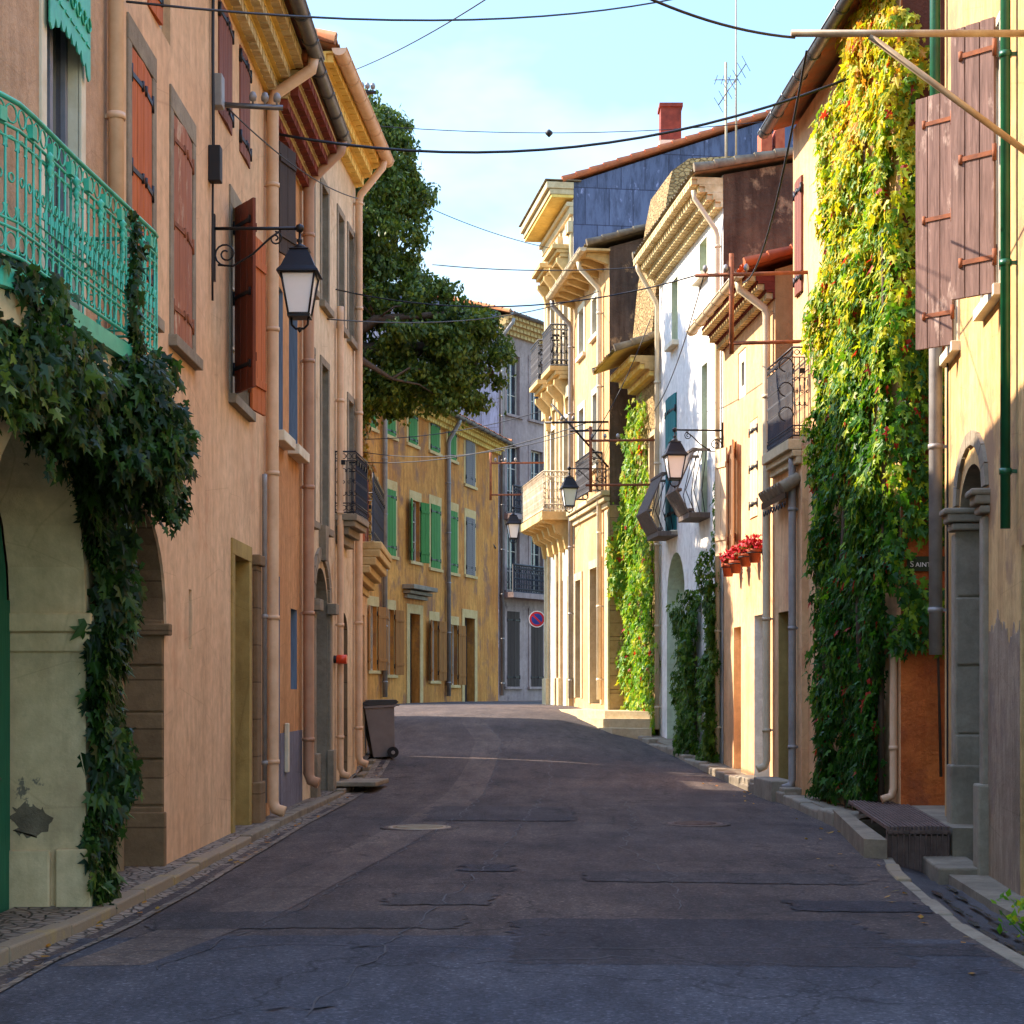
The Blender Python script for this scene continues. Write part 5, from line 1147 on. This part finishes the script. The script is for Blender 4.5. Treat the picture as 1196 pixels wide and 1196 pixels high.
wallivy(t, R5, [(R5.s_(a), R5.z_(a, c)) for a, c in pv], 5200, 'ivygreen', .13, .35, 11)
pv = [(742, 855), (743, 560), (744, 480), (738, 480), (733, 540), (731, 585), (722, 600), (714, 640), (712, 690), (718, 700), (728, 690), (733, 730), (733, 855)]
wallivy(t, G6, [(G6.s_(a), G6.z_(a, c)) for a, c in pv], 2200, 'ivygreen', .13, .2, 12)
stems(t, R5, [[(.5, .4), (.6, 2.5), (.5, 5)], [(1.4, .4), (1.5, 2.5), (1.3, 6)], [(1.0, .4), (1.1, 2.5), (.9, 4)]], 'bark', .025)
t = plant('climbing_plant', 'orange and green creeper at the near end of the far ochre house', 'climbing plant', tuple(L5.p(2, 1.2)))
pv = [(408, 640), (408, 450), (420, 450), (426, 480), (425, 530), (432, 570), (436, 610), (436, 650)]
wallivy(t, L5, [(L5.s_(a), L5.z_(a, c)) for a, c in pv], 1600, 'ivyorange', .2, .25, 13); stems(t, L5, [[(L5.s_(424), 1.2), (L5.s_(426), 5), (L5.s_(420), 10)]], 'bark', .03)
# bush of creeper round the green balcony
t = plant('climbing_plant', 'dark green creeper smothering the balcony and hanging down between the arches', 'climbing plant', tuple(L0.p(5.6, .1, .2)))
rg = random.Random(21); it = []
cl = []
for k in range(330):
    y = rg.uniform(8.7, 12.1); f = (y - 8.7) / 3.4
    top = 3.74 + .1 * sin(y * 2.9) - max(0, y - 10.9) * .22; bot = 3.2 + .1 * sin(y * 4) - max(0, y - 10.6) * .25
    cl.append((V((rg.uniform(-2.95, -2.52 + .2 * f), y, rg.uniform(bot, top))), .15))
for k in range(60): cl.append((V((rg.uniform(-2.55, -2.28), rg.uniform(10.6, 11.7), rg.uniform(3.05, 3.7))), .14))
for k in range(16): cl.append((V((rg.uniform(-2.3, -2.16), rg.uniform(10.9, 11.5), rg.uniform(3.05, 3.4))), .1))
for c, rad in cl:
    for j in range(34):
        v = rnd(rg, 1).normalized() * rad * rg.random() ** .4
        out = V((.8, -.5, .25)); it.append((c + v, V((.25, -.1, -1)) + rnd(rg, .38), out + rnd(rg, .55), rg.uniform(.05, .115)))
for x0, y0, z0, n in ((-2.2, 11.1, 3.05, 20), (-2.85, 10.6, 3.4, 14), (-2.75, 10.2, 3.2, 16)):
    for j in range(n): it.append((V((x0 + rg.gauss(0, .02), y0 + rg.gauss(0, .02), z0 - j * .022)), V((rg.uniform(-.6, .6), -.2, -1)), V((.7, -.7, .2)) + rnd(rg, .3), .07))
for j in range(130):   # sprig climbing the railing
    z = rg.uniform(3.7, 4.62); it.append((V((-2.37 + rg.gauss(0, .02), 10.82 + .05 * sin(z * 9) + rg.gauss(0, .035), z)), V((.1, 0, -1)) + rnd(rg, .5), V((1, -.5, .2)) + rnd(rg, .4), rg.uniform(.05, .1)))
leaves('foliage', t, it, 'ivydark')
wallivy(t, L0, [(5.4, .05), (5.36, 1.4), (5.36, 2.6), (4.7, 3.05), (4.4, 3.3), (6.0, 3.5), (6.2, 3.0), (6.0, 2.2), (5.86, 1.5), (5.92, .9), (5.8, .5), (5.78, .05)], 6400, 'ivydark', .105, .2, 22, .04)
G0 = Fac((-3.0, 11.95), (-2.55, 12.3), 1)
wallivy(t, G0, [(0, .1), (0, 3.2), (.45, 3.3), (.32, 2.5), (.2, 1.8), (.26, 1.2), (.18, .7), (.16, .1)], 600, 'ivydark', .12, .1, 23, 0)
stems(t, L0, [[(5.6, .1), (5.7, 1.2), (5.6, 2.4), (5.4, 3.5)], [(5.9, .1), (5.85, 1), (6, 2.2), (5.7, 3.4)]], 'bark', .03)
# small weeds in the right gutter
t = plant('weed', 'small leafy weed sprouting at the foot of the right wall near the camera', 'weed', (3.35, 11.2, -.06))
rg = random.Random(31); it = []
for k in range(130):
    c = V((3.42 + rg.gauss(0, .07), 11.3 + rg.gauss(0, .2), -.05 + rg.random() * .26)); it.append((c, rnd(rg, .6) + V((0, 0, .6)), rnd(rg, .5) + V((0, 0, 1)), rg.uniform(.04, .09)))
leaves('foliage', t, it, 'ivygreen', 'q'); b = B('ivymid')
for k in range(9): b.tube([(3.42 + rg.gauss(0, .04), 11.3 + rg.gauss(0, .1), -.1), (3.42 + rg.gauss(0, .08), 11.3 + rg.gauss(0, .18), .12)], .004, 4)
b.build('stem', t)
b = MB().mat('ivyorange'); rg = random.Random(55)      # dry leaves along both gutters
for k in range(150):
    y = rg.uniform(7.5, 30); 
    if rg.random() < .6: x = lerp(LEDGE, y) + rg.uniform(.0, .3); z = roadz(x, y) + .016
    else: x = lerp(REDGE, y) - abs(rg.gauss(0, .35)) - .05; z = roadz(x, y) + .008
    s = rg.uniform(.02, .045); t_ = rg.uniform(0, 6); u = V((cos(t_), sin(t_), rg.uniform(-.2, .2))) * s; v = V((-sin(t_), cos(t_), .25)) * s * .6; q = V((x, y, z))
    b.poly([q - u, q + v, q + u + V((0, 0, .012))]); b.poly([q - u, q - v + V((0, 0, .01)), q + u + V((0, 0, .012))])
o = b.build('fallen_leaves', bevel=-1); o['kind'] = 'stuff'; o['label'] = 'dry fallen leaves scattered along the kerbs'; o['category'] = 'leaves'
# big tree over the far houses
t = plant('tree', 'large leafy tree rising behind the cream house and leaning over the street', 'tree', (-7.2, 36.4, zg(-7, 36)))
b = B('bark'); base = V((-7.2, 36.4, .4)); fork = V((-6.4, 36.3, 6.0))
b.tube([base, base.lerp(fork, .5) + V((.1, 0, 0)), fork], [.5, .4, .34], 10)
limbs = [[(-5.2, 36, 9), (-4, 36, 12), (-3.4, 36, 13.6)], [(-4.6, 35.5, 8), (-2.8, 35.2, 9.2), (-.6, 35.3, 9.4)], [(-7, 37, 9), (-6.4, 37.4, 12), (-5.6, 37, 13.8)], [(-5, 37.2, 9), (-3.4, 37.6, 10.5), (-2.2, 37.4, 10.4)], [(-4.4, 34.8, 7.8), (-3.2, 34.2, 8.3), (-2.4, 34.2, 7.8)], [(-3.6, 35.3, 8.6), (-1.8, 36, 8.8), (-.4, 36.2, 8.3)]]
for l in limbs: b.tube([fork] + [V(p) for p in l], [.24, .17, .1, .035], 7)
rg = random.Random(77); env = [((-5.4, 36.6, 11.8), (2.6, 2.4, 2.5)), ((-3.5, 36.3, 12.6), (1.5, 1.9, 1.75)), ((-3.6, 36.3, 10.3), (1.9, 2.0, 1.6)), ((-2.0, 35.9, 9.0), (1.75, 1.7, 1.1)), ((-1.0, 35.8, 8.75), (1.0, 1.4, 1.15)), ((-3.3, 35.6, 7.9), (1.0, 1.2, .9)), ((-3.3, 36.2, 13.6), (.7, 1.2, .6)), ((-2.3, 36.0, 12.0), (.6, 1.2, .9)), ((-2.9, 36.0, 10.8), (1.1, 1.5, 1.0)), ((-4.3, 33.1, 10.2), (1.1, 1.4, 2.2)), ((-2.2, 35.7, 7.9), (1.0, 1.2, .55)), ((-1.2, 35.7, 7.85), (.75, 1, .5)), ((-2.45, 36, 12.9), (.55, 1, .7))]  # one lobe is unseen, added to the crown to shade the white house
clumps = []
for (c, rr), n in zip(env, (60, 84, 84, 84, 50, 26, 16, 22, 40, 60, 34, 22, 16)):
    for k in range(n):
        v = rnd(rg, 1).normalized() * rg.random() ** .38; clumps.append(V((c[0] + v.x * rr[0], c[1] + v.y * rr[1], c[2] + v.z * rr[2])))
it = []
for c in clumps:
    rad = rg.uniform(.18, .42); m = int(185 * (rad / .34) ** 2)
    tw = rnd(rg, .3)
    for j in range(m):
        v = rnd(rg, 1).normalized() * rad * rg.random() ** .5; v.z *= .75
        it.append((c + v, V((0, 0, -1)) + rnd(rg, .7) + tw, v.normalized() + V((0, 0, .7)) + rnd(rg, .4), rg.uniform(.08, .15)))
for c in rg.sample(clumps, 120):   # hanging tips
    for j in range(9): it.append((c + V((rg.gauss(0, .1), rg.gauss(0, .1), -.3 - .05 * j)), V((0, 0, -1)) + rnd(rg, .5), rnd(rg, 1) + V((0, 0, .3)), .11))
bb = b
for c in rg.sample(clumps, 80):
    l = min((V(p) for q in limbs for p in q), key=lambda p: (p - c).length); bb.tube([l, l.lerp(c, .5) + V((0, 0, .12)), c], [.03, .02, .008], 4)
b.build('trunk', t)
leaves('crown', t, it, 'treeleaf', 'q')

# ------------------------------------------------------------------ street furniture
def lamp(loc, rotz, label, arm=.86):
    """local frame: wall plate at origin, arm along +x, lantern hangs from its end"""
    t = thing('street_lamp', label, 'street lamp', (0, 0, 0), 'wall lanterns along the street')
    b = B('black'); b.box((0, -.03, -.52), (.025, 0, 0), (0, .06, 0), (0, 0, .66)); b.tube([(0, 0, 0), (arm, 0, 0)], .017, 8); b.lathe((arm + .0, 0, 0), [(.005, -.045), (.035, -.03), (.045, 0), (.035, .03), (.005, .045)], 10)
    X, Zv = V((1, 0, 0)), V((0, 0, 1))
    b.tube([(.05, 0, -.36), (.2, 0, -.37), (.4, 0, -.25), (.56, 0, -.1), (.66, 0, -.03)], .011, 6)
    b.ring((.13, 0, -.25), X, Zv, .12, .01, 22, -1.6, -1.6 - 3.2 * pi, 5, .025); b.ring((.62, 0, -.1), X, Zv, .07, .009, 18, 1.6, 1.6 - 3 * pi, 5, .015)
    b.build('bracket', t)
    c = V((arm, 0, 0)); sq = lambda bb, prof: bb.lathe(c, prof, 4, pi / 4, False); k = sqrt(2)
    b = B('black'); b.lathe(c, [(.012, -.02), (.012, -.1), (.03, -.11), (.03, -.13), (.015, -.15), (.05, -.17), (.07, -.2)], 10)
    sq(b, [(.07 * k, -.2), (.1 * k, -.215), (.09 * k, -.23), (.115 * k, -.28), (.165 * k, -.4), (.2 * k, -.445), (.205 * k, -.46), (.17 * k, -.465)])
    b.build('cap', t)
    b = B('black')
    T = [V((sx * .165, sy * .165, -.465)) + c for sx, sy in ((1, 1), (-1, 1), (-1, -1), (1, -1))]; Bt = [V((sx * .1, sy * .1, -.86)) + c for sx, sy in ((1, 1), (-1, 1), (-1, -1), (1, -1))]
    for i in range(4):
        j = (i + 1) % 4; b.tube([T[i], Bt[i]], .011, 5); b.tube([T[i], T[j]], .012, 5); b.tube([Bt[i], Bt[j]], .014, 5)
        b.lathe(T[i], [(.004, .0), (.018, .015), (.004, .05)], 6)
    b.box(c + V((-.11, -.11, -.885)), (.22, 0, 0), (0, .22, 0), (0, 0, .02))
    b.tube([c + V((-.085, 0, -.88)), c + V((-.08, 0, -.95)), c + V((-.04, 0, -.99)), c + V((.04, 0, -.99)), c + V((.08, 0, -.95)), c + V((.085, 0, -.88))], .012, 6); b.lathe(c, [(.004, -1.03), (.02, -1.01), (.02, -.98)], 8); b.build('lantern_frame', t)
    b = B('milk'); f = .93
    for i in range(4):
        j = (i + 1) % 4; q = lambda p: V((c.x + (p.x - c.x) * f, p.y * f, p.z)); b.poly([q(T[i]), q(T[j]), q(Bt[j]), q(Bt[i])])
    b.build('lantern_glass', t); t['_o'] = [0, 0, 0]; t.location = loc; t.rotation_euler = (0, 0, rotz); return t
ang = lambda F: atan2(F.n.y, F.n.x)
s = L1.s_(248.5); l0 = lamp(L1.p(s, L1.z_(248.5, 267), .0), ang(L1), 'large black lantern on a scrolled bracket on the peach house')
s = R4.s_(840.5); dup(l0, R4.p(.03, R4.z_(841, 505), .0), ang(R4), 'black lantern on a scrolled bracket at the corner of the white house')
s = R6.s_(709); dup(l0, R6.p(.12, R6.z_(709, 549), .05), ang(R6), 'black lantern on the corner of the beige house under the iron guard')
dup(l0, R7.p(R7.L - .1, R7.z_(637, 594), .07), ang(R7), 'black lantern under the long balcony of the classical house')
# iron brackets carrying wires
def wbracket(label, wall_pt, tip, zlist, m, post_f, posts=True, ins=True, dia=None):
    t = thing('wire_bracket', label, 'wire bracket', tuple(wall_pt), 'iron wire brackets on the house fronts'); b = B(m); w, e = V(wall_pt), V(tip)
    for z, f0 in zlist: b.tube([V((w.x, w.y, z)), V((w.x + (e.x - w.x) * f0, w.y + (e.y - w.y) * f0, z))], .028, 6)
    if posts:
        q = w.lerp(e, post_f); zs = [z for z, _ in zlist]; b.tube([V((q.x, q.y, min(zs) - .15)), V((q.x, q.y, max(zs) + .3))], .035, 6)
    if dia: b.tube([V(dia[0]), V(dia[1])], .026, 6)
    b.build('frame', t)
    if ins:
        q = B('pipegrey'); d = e - w; z = max(z for z, _ in zlist)
        for k in range(3):
            q = B('pipegrey'); q.lathe(w.lerp(e, .55 + .18 * k) + V((0, 0, z - w.z)), [(.012, 0), (.012, .05), (.035, .06), (.04, .1), (.025, .14), (.005, .15)], 8); q.build('insulator', t)
    return t
z1 = lambda py, Y: EYE + (HY - py) / FPX * Y
wbracket('iron double arm wire bracket sticking out of the creeper house wall', (4.22, 24.3, z1(360, 24.5)), (2.62, 24.5, z1(360, 24.5)), [(z1(322, 24.5), 1), (z1(402, 24.5), .7)], 'rust', .68)
wbracket('iron wire bracket with upright at the far end of the white house', (3.06, 36.0, z1(530, 36)), (1.55, 36.1, z1(530, 36)), [(z1(514, 36), 1), (z1(566, 36), 1)], 'rust', .93)
wbracket('dark iron wire bracket on the beige house', (2.2, 39.1, z1(500, 39)), (.75, 39.2, z1(500, 39)), [(z1(492, 39), 1), (z1(502, 39), .6)], 'black', .9, False, True, ((.9, 39.2, z1(470, 39)), (2.2, 39.1, z1(545, 39))))
wbracket('orange rusted wire bracket on the far end of the classical house', (.95, 47.9, z1(560, 48)), (-.6, 48, z1(560, 48)), [(z1(541, 48), 1), (z1(578, 48), 1)], 'rust', 1.0)
wbracket('pale steel wire bracket with long strut on the nearest right house', (4.07, 13.5, z1(38, 13.5)), (2.2, 13.5, z1(40, 13.5)), [(z1(39, 13.5), 1)], 'steel', .5, False, False, ((2.82, 13.5, z1(42, 13.5)), (4.06, 13.5, z1(178, 13.5))))
wbracket('grey wire bracket under the eave of the peach house', (-2.96, 17.1, z1(122, 17.1)), (-2.3, 17.2, z1(122, 17.1)), [(z1(122, 17.1), 1)], 'zinc', .5, False, True)
wbracket('black hook bracket under the yellow eave of the cream house', (-2.62, 26.9, z1(108, 27)), (-2.15, 27, z1(108, 27)), [(z1(108, 27), 1)], 'black', .5, False, True, ((-2.62, 26.9, z1(118, 27)), (-2.2, 27, z1(108, 27))))
wbracket('wire bracket with pale cross arm on the far ochre house', (-.75, 64, z1(556, 63)), (-2.8, 62, z1(556, 62)), [(z1(556, 62), 1)], 'zinc', .5, False, False, ((-2.2, 62.6, z1(562, 62)), (-.6, 64.2, z1(640, 64))))
def cable(label, p, q, sag, r=.01, clip=None):
    p, q = V(p), V(q); b = B('cable'); n = 18
    b.tube([p.lerp(q, k / n) - V((0, 0, sag * 4 * (k / n) * (1 - k / n))) for k in range(n + 1)], r * .82, 5)
    if clip is not None: c = p.lerp(q, clip) - V((0, 0, sag * 4 * clip * (1 - clip))); b.lathe(c, [(.01, -.07), (.06, -.02), (.06, .02), (.01, .06)], 6)
    o = b.build('overhead_cable', None); o['label'] = label; o['category'] = 'cable'; o['group'] = 'overhead cables'
Pw = lambda F, px, py, d=.0: F.p(F.s_(px, d), F.z_(px, py, d), d)
cable('thick sagging cable from the orange house eave to the creeper house', Pw(L2, 320, 156, .05), at(1010, 84, 21.5), .55, .022)
cable('thin cable with a clip crossing before the slate gable', at(425, 146, 28), at(1000, 128, 30), .25, .009, .36)
cable('cable at the top of the picture running right from the peach house', Pw(L1, 148, 2, .03), at(900, -30, 24), .35, .013)
cable('cable rising from the cream house hook out of the top of the picture', at(408, 84, 27), at(640, -50, 17), .1, .011)
cable('cable from the top of the picture to the steel bracket', at(650, -60, 12), at(928, 44, 13.5), .12, .014)
cable('cable hanging from the steel bracket down to the double arm bracket', at(942, 60, 13.6), at(868, 330, 24.4), .45, .014)
cable('thin cable slanting from the tree to the classical house', at(470, 228, 36), Pw(R7, 655, 292, .1), .15, .012)
cable('cable crossing level below the tree top to the beige house', at(505, 309, 38), at(750, 312, 36.5), .1, .014)
cable('cable from the cream house to the white house eave', at(392, 338, 26), at(812, 322, 24.6), .35, .013)
cable('lower cable from the cream house wall to the beige house', at(374, 372, 25), at(700, 340, 39), .3, .012)
cable('cable from the beige house down to the ochre house front', at(690, 492, 39), at(424, 540, 50), .3, .016)
cable('cable above the green shutters of the ochre house', at(424, 513, 50), at(640, 478, 47.5), .2, .015)
cable('highest cable before the ochre house windows', at(424, 528, 50), at(690, 500, 39), .35, .014)
cable('cable from the double arm bracket to the white house lantern', at(822, 322, 24.5), at(764, 480, 36), .25, .011)
cable('cable from the far iron bracket towards the white house roof', at(690, 514, 36), at(760, 372, 35.8), .2, .012)
cable('cable from the grey bracket to the cream house gutter', at(262, 122, 17.1), Pw(L3, 418, 232, .3), .15, .01)
# no parking sign
c = V((.70, 48.05, z1(723, 48)))
t = thing('no_parking_sign', 'round red and blue no parking sign on the classical house corner', 'road sign', tuple(c))
def disc(b, r0, r1, y): 
    n = 28
    for k in range(n):
        a, e = 2 * pi * k / n, 2 * pi * (k + 1) / n
        b.poly([c + V((r0 * cos(a), y, r0 * sin(a))), c + V((r1 * cos(a), y, r1 * sin(a))), c + V((r1 * cos(e), y, r1 * sin(e))), c + V((r0 * cos(e), y, r0 * sin(e)))])
b = B('zinc'); b.tube([c + V((0, .02, 0)), c + V((0, -.0, 0))], .235, 28); b.mat('signwhite'); disc(b, .21, .235, -.004); b.mat('signred'); disc(b, .155, .21, -.004); b.mat('signblue'); disc(b, .001, .155, -.004)
b.mat('signred'); d = V((.7071, 0, -.7071)); e = V((.7071, 0, .7071)); b.poly([c + d * x + e * y + V((0, -.007, 0)) for x, y in ((-.16, -.025), (.16, -.025), (.16, .025), (-.16, .025))]); b.build('plate', t)
b = B('zinc'); b.box(c + V((-.02, .02, -.05)), (.3, 0, 0), (0, .03, 0), (0, 0, .1)); b.build('bracket', t)
# wheelie bin
x, y = -2.36, 30.55; z = roadz(x, y) + .005
t = thing('wheelie_bin', 'grey wheeled rubbish bin with dark lid at the end of the left houses', 'bin', (x, y, z)); c = V((x, y, z))
b = B('bin'); pr = lambda w0, w1, d0, d1, z0, z1, o0, o1: [[c + V((o + sx * w, sy * d, zz)) for sx, sy in ((-1, -1), (1, -1), (1, 1), (-1, 1))] for w, d, zz, o in ((w0, d0, z0, o0), (w1, d1, z1, o1))]
lo, hi = pr(.19, .265, .2, .26, .03, .93, .05, 0); b.poly(lo); b.poly(hi)
for i in range(4): j = (i + 1) % 4; b.poly([lo[i], lo[j], hi[j], hi[i]])
b.box(c + V((-.29, -.28, .9)), (.58, 0, 0), (0, .56, 0), (0, 0, .05)); 
for sy in (-.12, .12): b.box(c + V((-.272, sy - .012, .2)), (.02, 0, 0), (0, .024, 0), (.0, 0, .7))
b.build('body', t, bevel=.018)
b = B('binlid'); b.prism([(-.32, .955), (.3, .955), (.34, .985), (.3, 1.03), (-.2, 1.05), (-.3, 1.0)], c + V((0, -.29, 0)), (1, 0, 0), (0, 0, 1), (0, .58, 0)); b.build('lid', t, bevel=.012)
b = B('binlid'); b.tube([c + V((.27, -.2, .93)), c + V((.36, -.2, .93)), c + V((.36, .2, .93)), c + V((.27, .2, .93))], .014, 6); b.build('handle', t)
for sy in (-.245, .245):
    b = B('rubber'); b.tube([c + V((.2, sy - .025, .1)), c + V((.2, sy + .025, .1))], .1, 18); w = b.build('wheel', t)
    b = B('pipegrey'); b.tube([c + V((.2, sy - .03, .1)), c + V((.2, sy + .03, .1))], .035, 10); b.build('hub', w)
t.rotation_euler = (0, radians(-3), radians(14))
# iron grate over the drain on the right
Pg = [V((3.59, 16.4, .25)), V((4.2, 16.4, .25)), V((4.62, 20.3, .25)), V((3.98, 20.3, .25))]
t = thing('drain_grate', 'rusty iron grate over the deep street drain on the right', 'grate', tuple(Pg[0]))
b = B('grate'); n = 15
for k in range(n): f = (k + .2) / n; g = (k + .75) / n; p, q = Pg[0].lerp(Pg[1], f), Pg[3].lerp(Pg[2], f); b.box(p, Pg[1] * (g - f) - Pg[0] * (g - f), q - p, V((0, 0, .035)))
for f in (0, .33, .66, .985): p, q = Pg[0].lerp(Pg[3], f), Pg[1].lerp(Pg[2], f); b.box(p - V((0, 0, .035)), q - p, (Pg[3] - Pg[0]) * .015, V((0, 0, .034)))
b.build('bars', t)
b = B('grate'); b.box(Pg[0] + V((0, .03, -.42)), Pg[1] - Pg[0], V((0, .02, 0)), V((0, 0, .36)))
for k in range(12): p = Pg[0].lerp(Pg[1], k / 11.5); b.box(p + V((0, .0, -.42)), V((.012, 0, 0)), V((0, .03, 0)), V((0, 0, .4)))
b.build('front_plate', t)
b = B('kerb'); b.prism([(3.36, 16.35), (3.56, 16.25), (3.96, 20.4), (3.82, 20.4)], (0, 0, -.3), (1, 0, 0), (0, 1, 0), (0, 0, .47)); b.prism([(4.22, 16.4), (4.6, 16.4), (5.2, 19.4), (5.2, 20.3), (4.65, 20.3)], (0, 0, -.3), (1, 0, 0), (0, 1, 0), (0, 0, .57)); struct(b.build('kerb', bevel=.05))
# covered gutter slab on the left
t = thing('gutter_slab', 'grey stone slab bridging the left gutter before the cream house', 'stone slab', (-2.4, 26.2, .1))
b = B('greystone'); b.box((-2.66, 25.6, roadz(-2.4, 25.6) + .1), (.62, 0, 0), (.12, 1.1, .0), (0, 0, .07)); b.build('slab', t, bevel=.015)
for o in list(bpy.data.objects):
    if '_o' in o.keys(): del o['_o']
